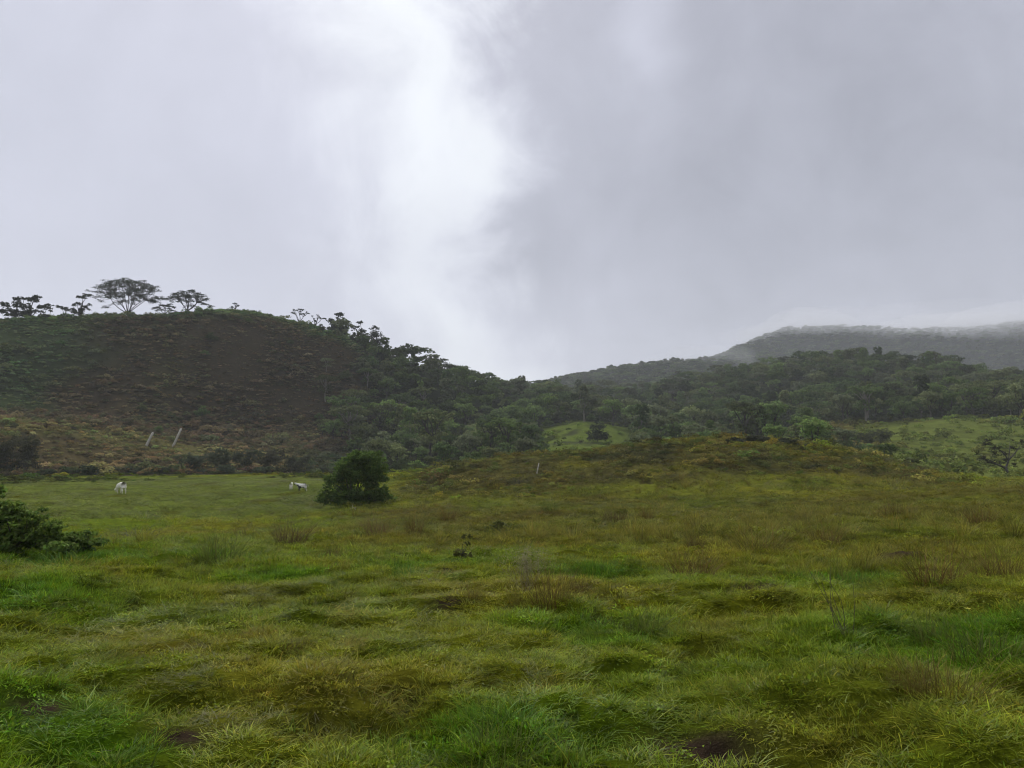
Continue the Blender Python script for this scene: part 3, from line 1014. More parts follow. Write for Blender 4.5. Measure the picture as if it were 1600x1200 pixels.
def thin(x, y, dmin):
    """keep points at least dmin apart (grid based)"""
    cell = {}
    out = []
    for i, (a, b) in enumerate(zip(x, y)):
        kx, ky = int(a // dmin), int(b // dmin)
        ok = True
        for u in (-1, 0, 1):
            for v in (-1, 0, 1):
                for j in cell.get((kx + u, ky + v), ()):
                    if (x[j] - a) ** 2 + (y[j] - b) ** 2 < dmin * dmin:
                        ok = False
        if ok:
            cell.setdefault((kx, ky), []).append(i); out.append(i)
    return np.array(out, int)


def forest_density(x, y):
    r, az, px = polar(x, y)
    s = s_of(px, r)
    n = fbm(x, y, 40, 3, 601)
    left_edge = np.maximum(sstep(px + 60 * n + (s - 8) * 45, 490, 640), 0.035 * sstep(px, 40, 200) * sstep(s, 7.2, 7.6) * (1 - sstep(s, 8.7, 8.9)))
    d = left_edge * band(s, 5.75, 10.3, 0.12)
    d = d * (1 - band(px, 835, 992, 14) * (1 - sstep(s, 8.03, 8.2)))
    d = d * (1 - sstep(px + 120 * (s - 7), 1230, 1300) * (1 - sstep(s, 8.02, 8.1)))
    d = d * (1 - 0.8 * band(px, 800, 1110, 30) * band(s, 9.35, 10.8, 0.15))
    d = d * (1 - 0.35 * sstep(px, 700, 800) * (1 - sstep(px, 1220, 1300)) * (1 - sstep(s, 6.3, 6.7)))
    return d, s, px, r


def build_forest():
    x, y = polar_points(100, 460, math.radians(-36), math.radians(42), 0.13)
    d, s, px, r = forest_density(x, y)
    k = RNG.uniform(size=len(x)) < d
    x, y = x[k], y[k]
    k = thin(x, y, 4.4)
    x, y = x[k], y[k]
    d, s, px, r = forest_density(x, y)
    z = height(x, y)
    order = np.argsort(r)
    vis = np.abs(px - 800) < 830
    # hidden behind the nearer crest: low ground just past the mound
    Rl, Zl = lines_at(px)
    crest_row = (Zl[5] - EYE) / Rl[5]
    hid = ((z + 6.5 - EYE) / r < crest_row) & (s < 7.5)
    cand = [i for i in order if vis[i] and not hid[i]]
    chosen = set(cand[:292])
    print('forest trees', len(x), 'hidden', hid.sum())
    groups = {
        'd': ('small dark shrub dotted on the brown left hillside', 'shrubs dotted on the brown hillside'),
        'a': ('green broadleaf tree in the forest on the lower left hill slope', 'forest trees on the lower left slope'),
        'b': ('green broadleaf tree in the valley wood behind the brown mound', 'trees of the valley wood behind the mound'),
        'c': ('green broadleaf tree at the wood edge above the right pasture', 'trees at the wood edge above the right pasture'),
    }
    P, R, S, T, V = [], [], [], [], []
    for i in range(len(x)):
        low = s[i] < 6.6
        vid = int(RNG.integers(0, 8)) if not low else int(RNG.choice([0, 4, 6, 7, 7, 6]))
        sc = RNG.choice([RNG.uniform(0.55, 0.85), RNG.uniform(0.8, 1.1), RNG.uniform(1.05, 1.45)]) * (0.72 if low else 1.0)
        if px[i] < 500:
            vid = 6 + int(RNG.integers(0, 2)); sc *= 0.5
        if SHAPES[vid] == 'bush':
            sc *= 1.15
        if px[i] < 800 and 8.6 < s[i] < 9.3:
            sc *= 0.85
        lc = np.array(LEAFCOL[int(RNG.integers(0, len(LEAFCOL)))]) * RNG.uniform(0.7, 1.35)
        lc = lc * (1.25 if s[i] < 8.2 else 1.0)
        rz = RNG.uniform(0, 6.283)
        if i in chosen:
            g = 'd' if px[i] < 500 and s[i] > 6.8 else 'a' if px[i] < 800 else ('b' if px[i] < 1230 else 'c')
            t = empty('hill_shrub' if g == 'd' else 'forest_tree', (x[i], y[i], z[i] - 0.1), rz, (sc * RNG.uniform(.9, 1.1), sc * RNG.uniform(.9, 1.1), sc))
            tag(t, groups[g][0], 'shrub' if g == 'd' else 'tree', groups[g][1])
            link('trunk', VAR_OBJ[vid][0], None, t)
            c = link('crown', VAR_OBJ[vid][1], None, t)
            c.color = (*lc, 1)
        else:
            P.append((x[i], y[i], z[i] - 0.1)); R.append((0, 0, rz)); S.append((sc, sc, sc)); T.append(lc); V.append(vid)
    # far ridges
    for r0, r1, dens, dm in ((560, 960, 0.030, 5.0), (960, 1360, 0.024, 5.6)):
        fx, fy = polar_points(r0, r1, math.radians(-4), math.radians(40), dens)
        kk = thin(fx, fy, dm)
        fx, fy = fx[kk], fy[kk]
        fz = height(fx, fy)
        for a, b, c in zip(fx, fy, fz):
            sc = RNG.uniform(0.7, 1.1)
            P.append((a, b, c - 1.6)); R.append((0, 0, RNG.uniform(0, 6.28))); S.append((sc * 1.5, sc * 1.5, sc * .95))
            T.append(np.array(LEAFCOL[int(RNG.integers(0, len(LEAFCOL)))]) * RNG.uniform(0.7, 1.1)); V.append(8 + int(RNG.integers(0, 8)))
    scatter('forest', np.array(P), np.array(R), np.array(S), np.array(T), np.array(V), VAR_INST + VAR_FAR,
            'dense cloud forest covering the hills beyond the pasture', 'forest')
    print('forest stuff', len(P))


build_forest()


# ------------------------------------------------------------------ trees that stand alone
def make_tree(name, loc, limbs, lobes, n, leaf, colour, label, cat='tree', bark=None, group=None, seed=1, hollow=0.5, aspect=0.55, crown='crown', spread=0.7, lowcut=-0.55):
    t = empty(name, loc)
    tag(t, label, cat, group)
    link('trunk', wood_mesh('trunk', limbs, bark or M_BARK), None, t)
    c = link(crown, lobes_leaves(lobes, n, leaf, M_LEAF, seed, crown, hollow, spread, aspect, lowcut), None, t)
    c.color = (*colour, 1)
    return t


def umbrella(name, px, r, width, tall, label, seed, stems=6, tips=34, leaves=1500, leaf=0.5, flat=0.55, colour=(0.052, 0.064, 0.044), lean=0.0, base=0.12, pad=0.09, side=1.0):
    """spreading tree: limbs fan out from low down and carry a thin dome of leaf pads"""
    g = np.random.default_rng(seed)
    loc = at_r(px, r)
    limbs, lobes = [], []
    hub = np.array([lean * 0.3, 0, tall * base])
    limbs.append((limb_path((0, 0, -0.5), hub, g, 0.03), [0.26, 0.24, 0.22, 0.20]))
    mains = []
    for k in range(stems):
        a = 2 * math.pi * (k + g.uniform(-.25, .25)) / stems
        sp = g.uniform(0.25, 0.5)
        m = hub + np.array([math.cos(a) * width * .5 * sp + lean, math.sin(a) * width * .4 * sp, tall * g.uniform(.34, .5)])
        mains.append(m)
        limbs.append((limb_path(hub, m, g, 0.06), [0.15, 0.12, 0.10, 0.085]))
    mains.append(hub + np.array([lean, 0, tall * 0.5])); limbs.append((limb_path(hub, mains[-1], g, 0.04), [0.15, .12, .10, .085]))
    for k in range(tips):
        t = (k + .5) / tips
        a = k * 2.39996 + g.uniform(-.3, .3)
        rr = math.sqrt(t) * g.uniform(.9, 1.03)
        zz = tall * (flat + (1 - flat) * math.sqrt(max(0, 1 - min(rr, 1) ** 2)))
        if g.uniform() < 0.34:
            q_ = g.uniform(0.55, 0.9); zz *= q_; rr *= (0.75 + 0.2 * q_)
        tip = np.array([math.cos(a) * width * .5 * rr * side + lean, math.sin(a) * width * .42 * rr, zz + g.normal(0, .02 * tall)])
        m = min(mains, key=lambda q: np.linalg.norm(q - tip))
        mid = m + (tip - m) * 0.55 + np.array([0, 0, 0.06 * tall])
        limbs.append((limb_path(m, tip, g, 0.07), [0.075, 0.06, 0.045, 0.025]))
        for q in range(3):
            e = tip + np.array([g.normal(0, width * .035), g.normal(0, width * .05), g.normal(0, .025 * tall) - 0.02 * tall])
            limbs.append((limb_path(mid, e, g, 0.05, 3), [0.045, 0.035, 0.018]))
            lobes.append((e, (width * pad * g.uniform(.6, 1.0), width * pad * g.uniform(.6, 1.0), tall * .045)))
        lobes.append((tip, (width * pad * g.uniform(.7, 1.3), width * pad * g.uniform(.7, 1.3), tall * .05)))
    return make_tree(name, loc, limbs, lobes, leaves, leaf, colour, label, seed=seed, hollow=0.2, bark=M_BARK)


RD = 252
umbrella('umbrella_tree', 192, RD, 20.0, 10.6, 'wide dome shaped tree with bare fanned limbs, largest on the left ridge', 701, 8, 110, 11500, 0.30, 0.38, base=0.06, pad=0.065)
umbrella('umbrella_tree', 287, RD, 13.5, 7.2, 'flat topped spreading tree just after the big dome tree on the ridge', 702, 6, 56, 4600, 0.32, 0.36, base=0.16, pad=0.08)
umbrella('ridge_tree', 251, RD, 8.0, 3.2, 'low ragged tree between the dome tree and the flat topped tree', 703, 4, 22, 1100, 0.34, 0.3)
umbrella('ridge_tree', 362, 256, 3.4, 2.6, 'tiny mushroom shaped tree on the top of the ridge', 707, 3, 8, 260, 0.36, 0.6, pad=0.16)
umbrella('ridge_tree', 464, 261, 6.5, 5.0, 'wispy tree with two thin tiers where the ridge starts to drop', 708, 3, 14, 420, 0.36, 0.55, pad=0.10)
umbrella('ridge_tree', 487, 262, 4.5, 4.6, 'slender leaning tree with thin pads on the falling ridge', 709, 3, 10, 260, 0.36, 0.6, pad=0.10, lean=0.8)
umbrella('ridge_tree', 752, 297, 5.2, 5.6, 'sparse see-through tree near the foot of the falling ridge', 710, 3, 10, 260, 0.36, 0.6, pad=0.10)
umbrella('ridge_tree', 768, 301, 5.6, 6.0, 'thin forked tree with drooping pads just above the saddle', 711, 3, 10, 240, 0.36, 0.65, pad=0.10)
umbrella('ridge_tree', 792, 307, 4.8, 3.8, 'small rounded tree standing in the lowest notch of the skyline', 712, 4, 14, 420, 0.4, 0.4, pad=0.15)
umbrella('ridge_tree', 846, 600, 10.5, 10.0, 'bushy tree on the skyline right of the notch', 713, 4, 16, 800, 0.7, 0.3, pad=0.15)
umbrella('ridge_tree', 684, 284, 7.0, 6.4, 'thin arching pale crowned tree above the dark wood on the ridge', 714, 4, 16, 420, 0.36, 0.65, pad=0.10)
umbrella('ridge_tree', 730, 293, 5.0, 5.4, 'tree with a flat thin crown where the ridge wood ends', 715, 3, 10, 330, 0.36, 0.65, pad=0.12)


def lobed_tree(name, px, r, parts, label, n=1500, leaf=0.42, colour=(0.046, 0.060, 0.036), seed=1, cat='tree', k=None, bark=None, hollow=0.45, loc=None, aspect=0.55, lowcut=-0.55):
    """parts: lobes in photo pixels (dx, up, half width, half height) about the tree's foot"""
    g = np.random.default_rng(seed)
    loc = loc if loc is not None else at_r(px, r)
    rr = math.hypot(loc.x, loc.y)
    m = (rr / F) * 1.0 if k is None else k
    lobes, limbs = [], []
    low = min(p[1] for p in parts)
    fork = np.array([0, 0, max(0.25, low * 0.5) * m])
    t0 = (0.018 if cat in ('bush', 'shrub') else 0.035) * max(p[1] + p[3] for p in parts) * m
    limbs.append((limb_path((0, 0, -0.4), fork, g, 0.04), [t0 * 1.3, t0 * 1.1, t0, t0 * .9]))
    if cat in ('bush', 'shrub'):
        wid = max(abs(p[0]) + p[2] for p in parts)
        parts = parts + [(f * wid * .7 + g.normal(0, wid * .05), p_h, wid * .3, p_h * 1.15) for f in (-1, -.5, 0, .5, 1) for p_h in (max(p[1] for p in parts) * .16,)]
    for dx, up, hw, hh in parts:
        c = np.array([dx * m, g.normal(-0.08, 0.16) * hw * m, up * m])
        lobes.append((c, (hw * m * .8, hw * m * 0.75, hh * m * .8)))
        for q in range(7):
            d = g.normal(0, 1, 3); d[2] = abs(d[2]) - 0.25; d /= np.linalg.norm(d)
            f = g.uniform(.22, .45)
            lobes.append((c + d * np.array([hw, hw, hh]) * m * g.uniform(.5, .85), (hw * m * f, hw * m * f, hh * m * f * g.uniform(.7, 1.1))))
        limbs.append((limb_path(fork, c, g, 0.08), [t0 * .7, t0 * .5, t0 * .35, t0 * .2]))
    return make_tree(name, loc, limbs, lobes, n, leaf, colour, label, cat, bark, None, seed, hollow, aspect, lowcut=-1.1 if cat in ('bush', 'shrub') else lowcut)


lobed_tree('ridge_tree', 14, RD, [(-6, 9, 13, 9), (6, 8, 12, 8), (4, 20, 9, 8), (-12, 20, 8, 6), (2, 28, 6, 5)], 'rounded bushy tree at the left end of the ridge line', 3000, seed=720)
lobed_tree('ridge_tree', 38, RD, [(-4, 8, 10, 8), (-6, 16, 9, 8), (2, 27, 9, 6), (9, 31, 6, 4), (-9, 29, 6, 4), (11, 18, 5, 4), (2, 12, 6, 5)], 'taller dense tree second from the left end of the ridge', 3000, seed=721)
lobed_tree('ridge_tree', 526, 268, [(0, 8, 16, 11), (-2, 22, 13, 11), (3, 33, 10, 7), (-14, 26, 6, 4), (10, 14, 9, 10), (-22, 29, 4, 2), (-10, 14, 11, 10)], 'dark dense tree, tallest where the ridge meets the wood', 4200, seed=722)
lobed_tree('ridge_tree', 556, 271, [(0, 6, 12, 9), (0, 16, 9, 9), (-3, 27, 8, 7), (4, 36, 7, 5), (8, 22, 7, 6), (-10, 8, 9, 8)], 'dark tree with light gaps between the two dense ridge trees', 2600, seed=723)
lobed_tree('ridge_tree', 583, 274, [(0, 8, 20, 13), (-6, 24, 14, 12), (6, 32, 12, 10), (10, 18, 12, 12), (2, 42, 10, 6), (-14, 14, 12, 11), (14, 6, 12, 10)], 'big dark blocky tree at the shoulder of the ridge', 5600, seed=724)
lobed_tree('ridge_tree', 116, RD, [(0, 7, 11, 7), (6, 14, 8, 5), (-3, 19, 8, 4), (2, 29, 9, 4), (10, 31, 8, 3), (13, 18, 5, 3), (-9, 10, 7, 5)], 'dark layered tree with separate leaf pads beside the dome tree', 2400, 0.36, seed=727)
lobed_tree('ridge_tree', 91, RD, [(0, 15, 8, 3), (-6, 17, 6, 3), (5, 12, 5, 3), (-2, 5, 3, 4)], 'thin tree with one leaf pad behind the layered ridge tree', 700, 0.34, seed=728)
lobed_tree('ridge_tree', 60, RD, [(0, 17, 10, 4), (6, 20, 6, 3), (-5, 11, 5, 4), (3, 5, 5, 5), (9, 12, 4, 2)], 'small flat topped tree right of the leftmost ridge clump', 1400, 0.34, seed=729)
lobed_tree('lone_tree', 850, 415, [(0, 14, 6, 5), (-2, 22, 8, 6), (4, 28, 7, 5), (2, 20, 7, 6), (-5, 8, 4, 4)], 'dark lone tree standing above the valley wood below the saddle', 1000, 0.7, seed=725)
lobed_tree('valley_bush', 934, 205, [(0, 10, 14, 9), (-6, 20, 9, 8), (5, 22, 9, 8), (0, 30, 6, 6), (-10, 10, 8, 8), (10, 10, 8, 8)], 'dark spiky bush in front of the small green mound', 2600, 0.34, (0.030, 0.042, 0.024), 726, 'bush')


# big bush in the middle distance
B = at(556, 788)
lobed_tree('pasture_bush', 0, 0, [(12, 60, 38, 25), (32, 52, 24, 24), (-10, 56, 26, 20), (22, 70, 22, 15), (2, 70, 22, 14), (6, 38, 42, 24), (-34, 26, 22, 20), (-6, 16, 44, 16), (32, 20, 24, 19), (-44, 38, 9, 12), (-16, 38, 26, 18), (26, 36, 26, 18), (4, 46, 30, 18), (-28, 10, 26, 12), (-46, 6, 16, 10), (46, 8, 16, 11), (0, 4, 34, 9), (26, 4, 24, 8), (-20, 2, 20, 8)],
           'large rounded dark green bush standing alone at the pasture edge', 26000, 0.16, (0.095, 0.150, 0.032), 730, 'bush', loc=B)
# bush at the left border of the picture
B = at(22, 864)
lobed_tree('pasture_bush', 0, 0, [(-50, 70, 34, 20), (-18, 58, 34, 16), (14, 46, 34, 14), (-40, 34, 46, 26), (10, 24, 46, 18), (48, 34, 24, 9), (-60, 18, 40, 20), (56, 14, 24, 11), (-34, 82, 22, 9), (-84, 55, 40, 34), (72, 22, 18, 8)],
           'wide leafy green bush cut off by the left edge of the picture', 17000, 0.10, (0.125, 0.190, 0.038), 731, 'bush', loc=B, aspect=0.5)
B = at(122, 862)
lobed_tree('pasture_bush', 0, 0, [(0, 12, 18, 12), (-10, 18, 14, 9), (12, 12, 12, 9)], 'small dark leafy shrub beside the wide left bush', 3000, 0.09, (0.050, 0.085, 0.026), 732, 'bush', loc=B)

# leaning tree at the right border
def right_tree():
    B = at(1579, 746)
    rr = math.hypot(B.x, B.y); m = rr / F
    g = np.random.default_rng(741)
    j1, j2 = np.array([-6, 0, 12.]) * m, np.array([-2, 0, 22.]) * m
    limbs = [(limb_path((0, 0, -0.4), j1, g, .03), [0.24, .2, .18, .16]), (limb_path(j1, np.array([-26, 4, 20]) * m, g, .05), [.14, .12, .1, .07]),
             (limb_path(np.array([-26, 4, 20]) * m, np.array([-42, -4, 30]) * m, g, .06), [.08, .06, .05, .03]),
             (limb_path(j1, j2, g, .04), [.14, .12, .11, .1]), (limb_path(j2, np.array([16, 2, 42]) * m, g, .06), [.1, .08, .06, .03]),
             (limb_path(j2, np.array([-20, -3, 40]) * m, g, .08), [.1, .08, .06, .03]), (limb_path(j2, np.array([4, 4, 46]) * m, g, .06), [.08, .06, .04, .03])]
    L = [(-38, 24, 8, 5), (-28, 20, 9, 5), (-16, 19, 7, 4), (-43, 31, 4, 4), (-30, 43, 9, 5), (-19, 38, 9, 6), (-12, 32, 8, 6), (2, 30, 8, 6), (8, 38, 7, 6), (13, 46, 6, 5), (-2, 22, 7, 5), (4, 16, 5, 5), (-22, 48, 6, 4), (22, 40, 8, 6), (0, 48, 3, 4)]
    lobes = [(np.array([a * m, g.normal(0, 5 * m), b * m]), (c * m, c * m, d * m)) for a, b, c, d in L]
    make_tree('leaning_tree', B, limbs, lobes, 2600, 0.16, (0.034, 0.034, 0.018), 'dark forked tree with open branches at the right edge of the picture', seed=742, hollow=.2)


right_tree()

# shrubs along the far edge of the flat field
SHR = [(30, 141, 42, 34, 'large dark olive shrub at the field edge below the left knoll', (0.040, 0.042, 0.022)),
       (2, 140, 30, 26, 'dark shrub at the field edge cut by the left picture border', (0.038, 0.042, 0.022)),
       (78, 134, 26, 9, 'low dark shrub right of the large olive field edge shrub', (0.034, 0.046, 0.020)),
       (112, 133, 24, 11, 'low green shrub in the field edge hedge, above left of the white cow', (0.040, 0.056, 0.022)),
       (141, 133, 18, 14, 'upright dark shrub in the hedge left of the white cow', (0.034, 0.048, 0.020)),
       (172, 134, 26, 10, 'low grey green shrub in the hedge just behind the white cow', (0.050, 0.058, 0.034)),
       (212, 134, 28, 11, 'low spreading shrub in the hedge right of the white cow', (0.048, 0.058, 0.032)),
       (252, 134, 26, 12, 'low hedge shrub beneath the two leaning pale streaks', (0.046, 0.056, 0.032)),
       (300, 136, 34, 22, 'grey green shrub at the left end of the mid field thicket', (0.050, 0.062, 0.036)),
       (340, 140, 36, 30, 'broad pale topped shrub in the mid field thicket', (0.054, 0.066, 0.038)),
       (385, 139, 34, 30, 'rounded grey green shrub in the centre of the thicket', (0.050, 0.060, 0.036)),
       (425, 140, 32, 27, 'brownish shrub in the thicket above the grazing calves', (0.054, 0.054, 0.034)),
       (462, 139, 30, 24, 'olive shrub at the right end of the thicket', (0.048, 0.052, 0.032)),
       (500, 134, 30, 16, 'low shrub in the gap between the thicket and the lone bush', (0.042, 0.050, 0.028)),
       (360, 131, 30, 10, 'low leafy fringe plant in front of the thicket', (0.048, 0.062, 0.034)),
       (410, 128, 30, 9, 'flat leafy plant along the thicket foot', (0.046, 0.060, 0.032)),
       (650, 92, 40, 14, 'low green shrub right behind the lone pasture bush', (0.044, 0.056, 0.024)),
       (700, 90, 34, 12, 'dark low shrub on the left flank of the brown mound', (0.036, 0.046, 0.024)),
       (1370, 165, 34, 26, 'olive bush on the right hand pasture slope behind the mound', (0.046, 0.052, 0.028)),
       (1345, 172, 26, 18, 'smaller olive bush left on the pasture slope', (0.044, 0.050, 0.028)),
       (1185, 78, 34, 11, 'dark flat shrub on the crest of the brown mound', (0.040, 0.044, 0.028)),
       (1225, 77, 30, 10, 'second dark flat shrub on the mound crest', (0.040, 0.046, 0.028)),
       (1150, 74, 30, 9, 'dark shrub low on the front of the brown mound', (0.034, 0.038, 0.024)),
       (1270, 77, 26, 9, 'dark flat shrub on the right shoulder of the mound', (0.038, 0.044, 0.026))]
for i, (px, r, w, h, lab, colr) in enumerate(SHR):
    g = np.random.default_rng(760 + i)
    h = h * (1.75 if px < 60 else 1.35 if 290 < px < 480 else 1.1); w = w * 1.15
    parts = [(0, h * .45, w * .5, h * .5)]
    for q in range(6):
        parts.append((g.uniform(-.45, .45) * w, h * g.uniform(.3, .78), w * g.uniform(.16, .3), h * g.uniform(.2, .34)))
    lobed_tree('field_shrub', px, r, parts, lab, int(900 + w * h * 1.6), 0.26 if r > 110 else 0.16, tuple(1.6 * q for q in colr), 780 + i, 'shrub')


# ------------------------------------------------------------------ tussocks and weeds in the near pasture
RUSH = [tuft_mesh('rush_blades', 230, 0.30, 0.30, 0.62, 0.007, 0.55, 4, M_BLADE, 0.7, 800 + i) for i in range(4)]
LUSHM = [tuft_mesh('grass_blades', 200, 0.34, 0.18, 0.36, 0.010, 0.6, 4, M_BLADE, 0.8, 810 + i) for i in range(3)]
THATCH = [tuft_mesh('dead_blades', 90, 0.30, 0.12, 0.34, 0.008, 1.3, 3, M_BLADE, 0.9, 820 + i) for i in range(3)]
CB, CO, CD, CL, CG = (0.140, 0.106, 0.026), (0.150, 0.136, 0.026), (0.095, 0.074, 0.022), (0.080, 0.170, 0.016), (0.100, 0.130, 0.024)
# px, py of the foot, width px, height px, kind, colour, label
TUS = [(862, 945, 100, 70, 'r', CB, 'big brown rush tussock in the centre of the near pasture'),
       (812, 950, 60, 40, 'r', CO, 'olive rush tussock touching the left side of the big brown one'),
       (905, 930, 50, 34, 'r', CD, 'dark low tussock on the right side of the big brown one'),
       (738, 938, 34, 30, 'r', CB, 'small brown tussock left of the big central tussock'),
       (340, 876, 110, 44, 'r', CG, 'wide dark green rush clump right of the left bush'),
       (522, 872, 48, 26, 'r', CD, 'small dark twiggy tussock before the tan grass'),
       (648, 832, 46, 36, 'r', CB, 'brown tussock below the lone pasture bush'),
       (590, 838, 70, 36, 'r', (0.15, 0.11, 0.04), 'pale tan grass tussock in the tan strip below the lone bush'),
       (455, 848, 80, 40, 'r', (0.12, 0.09, 0.035), 'tan brown rush clump left in the tan strip'),
       (1082, 902, 110, 46, 'r', CB, 'wide brown tussock right of centre with flattened blades'),
       (1195, 925, 80, 26, 't', CD, 'flattened dead grass heap beside a dark hollow'),
       (1462, 912, 120, 54, 'r', CB, 'wide brown rush tussock on the right side of the pasture'),
       (1560, 905, 90, 50, 'r', CB, 'brown rush tussock near the right picture edge'),
       (1476, 1092, 150, 70, 'r', CO, 'large olive rush tussock at the lower right'),
       (1420, 1085, 70, 50, 'r', CB, 'brown tussock against the left side of the large lower right one'),
       (1185, 862, 130, 44, 'r', CO, 'olive rush patch in the middle right pasture'),
       (1290, 850, 70, 34, 'r', CB, 'brown rush tussock beyond the dark hollow'),
       (1085, 858, 50, 30, 'r', CD, 'dark tussock beyond the wide brown one right of centre'),
       (940, 903, 80, 34, 'l', CL, 'bright green grass clump right of the central tussock'),
       (636, 902, 80, 28, 'l', CL, 'bright green grass clump in a dip left of centre'),
       (100, 885, 90, 24, 'l', CL, 'bright green long grass at the foot of the left bush'),
       (1335, 920, 80, 28, 'l', CL, 'dark green long grass clump right of the dead grass heap'),
       (1545, 1030, 130, 50, 'l', CG, 'long leaning green grass at the right edge'),
       (1470, 1000, 110, 40, 'l', CG, 'long green grass clump above the large lower right tussock'),
       (455, 1020, 50, 30, 'r', CD, 'small dark brown tussock in the left foreground'),
       (1010, 985, 80, 36, 'l', CG, 'green grass clump right below the central tussock'),
       (780, 1190, 150, 60, 'l', CG, 'long green grass clump at the bottom centre edge'),
       (700, 812, 44, 22, 'r', CB, 'brown tussock right of the lone bush foot'),
       (960, 815, 60, 24, 'r', CD, 'dark brown heathy tussock in front of the mound'),
       (1010, 812, 46, 24, 'r', CB, 'brown tussock right of the dark heathy one before the mound'),
       (860, 800, 40, 22, 'r', CG, 'green tussock at the left front foot of the mound'),
       (1400, 805, 60, 22, 'r', CB, 'brown tussock below the right shoulder of the mound'),
       (1250, 815, 60, 22, 'r', CO, 'olive tussock below the mound centre right'),
       (1530, 815, 60, 24, 'r', CB, 'brown tussock below the dark forked tree'),
       (1380, 868, 34, 18, 't', CD, 'dark dead grass mound with a pale rim, right of centre'),
       (210, 842, 90, 20, 't', (0.070, 0.082, 0.046), 'grey green fern patch right of the left bush'),
       (380, 838, 60, 20, 't', CD, 'dead brown bracken patch above the dark green rush clump')]
for i, (px, py, w, h, kd, colr, lab) in enumerate(TUS):
    p = at(px, py)
    m = math.hypot(p.x, p.y) / F
    src = {'r': RUSH, 'l': LUSHM, 't': THATCH}[kd][i % (4 if kd == 'r' else 3)]
    hh = {'r': 0.56, 'l': 0.33, 't': 0.24}[kd]; ww = {'r': 1.05, 'l': 1.0, 't': 0.95}[kd]
    o = link({'r': 'rush_tussock', 'l': 'grass_clump', 't': 'dead_grass_clump'}[kd], src)
    o.location = p - Vector((0, 0, 0.03))
    o.rotation_euler = (0, 0, i * 2.1)
    o.scale = (w * m / ww, w * m / ww * 0.9, 1.25 * h * m / hh)
    o.color = (*colr, 1)
    tag(o, lab, {'r': 'tussock', 'l': 'grass clump', 't': 'grass clump'}[kd])


def stem_plant(name, p, stems, h, lean, colour, label, cat, seed, head=None, thick=0.004, headcol=None):
    g = np.random.default_rng(seed)
    t = empty(name, p)
    tag(t, label, cat)
    limbs, tips = [], []
    for k in range(stems):
        a = g.uniform(0, 6.28); l = abs(g.normal(lean, lean * .5)); hh = h * g.uniform(.6, 1.05)
        b = (g.normal(0, .05), g.normal(0, .05), -0.05)
        tip = (b[0] + math.cos(a) * l * hh, b[1] + math.sin(a) * l * hh * .7, hh)
        limbs.append((limb_path(b, tip, g, 0.05, 5), [thick, thick, thick * .9, thick * .7, thick * .4])); tips.append(tip)
    mt = noise_material(name + '_stem', tuple(c * .7 for c in colour), tuple(c * 1.2 for c in colour), 5.0)
    link('stem', wood_mesh('stem', limbs, mt, 4), None, t)
    if head:
        C = np.concatenate([np.array(tp) + np.stack([g.normal(0, head * .5, 60), g.normal(0, head * .5, 60), -np.abs(g.normal(0, head * 1.4, 60))], -1) for tp in tips])
        c = link('seed_head', leaf_mesh('seed_head', C, np.tile([0, 0, 1.0], (len(C), 1)), 0.012, M_LEAF, seed, 1.0), None, t)
        c.color = (*(headcol or colour), 1)
    return t


p = at(822, 925)
stem_plant('feathery_grass', p, 44, 0.60, 0.42, (0.17, 0.15, 0.085), 'pale feathery flowering grass left behind the big central tussock', 'grass clump', 900, 0.075, 0.0016, (0.30, 0.27, 0.17))
p = at(1322, 990)
stem_plant('rush_plant', p, 7, 0.55, 0.45, (0.085, 0.072, 0.03), 'thin dark bare stems fanning up in the right foreground', 'plant', 901, None, 0.0026)
p = at(1300, 985)
B = at(722, 874)
lobed_tree('small_shrub', 0, 0, [(-4, 12, 12, 6), (8, 24, 6, 6), (2, 34, 5, 6), (12, 34, 4, 5)], 'thin upright dark sapling in the middle of the pasture', 170, 0.05, (0.11, 0.115, 0.035), 905, 'shrub', loc=B)
B = at(778, 832)
lobed_tree('small_shrub', 0, 0, [(-10, 8, 12, 6), (8, 10, 14, 8), (0, 14, 10, 6)], 'small dark shrub in the grass left of the mound', 700, 0.08, (0.11, 0.125, 0.035), 906, 'shrub', loc=B)


def flower():
    p = at(1513, 972)
    t = empty('yellow_flower', p, 0, 0.55)
    tag(t, 'single yellow flower in the long grass at the right', 'flower')
    g = np.random.default_rng(910)
    mt = noise_material('flower_stem', (0.04, 0.07, 0.015), (0.07, 0.11, 0.02), 20)
    link('stem', wood_mesh('stem', [(limb_path((0, 0, -.03), (0, 0, .2), g, .03), [.004] * 4)], mt, 5), None, t)
    my = noise_material('yellow_petal', (0.36, 0.36, 0.02), (0.46, 0.44, 0.03), 30)
    for k in range(6):
        a = k * math.pi / 3
        c, s_ = math.cos(a), math.sin(a)
        v = [(0, 0, .2), (c * .03 - s_ * .018, s_ * .03 + c * .018, .215), (c * .06, s_ * .06, .225), (c * .03 + s_ * .018, s_ * .03 - c * .018, .215)]
        me = mesh_np('petal', np.array(v), np.array([(0, 1, 2, 3)]))
        link('petal', me, my, t)


flower()


# ------------------------------------------------------------------ posts, fallen branch
def post(px, py, top, rad, lean_px, label, mat=M_POST, seed=0):
    p = at(px, py)
    m = math.hypot(p.x, p.y) / F
    g = np.random.default_rng(seed)
    V, Q = [], []
    tip = (lean_px * m, 0, top * m)
    base = (-lean_px * m * .15, 0, -top * m * .15)
    tube(V, Q, limb_path(base, tip, g, 0.012, 5), [rad * 1.1, rad * 1.05, rad, rad * .98, rad * .9], 8)
    me = mesh_np('post_shape', np.array([tuple(v) for v in V]), np.array(Q))
    o = link('post_shape', me, mat, smooth_shade=True)
    o.location = p
    tag(o, label, 'post')


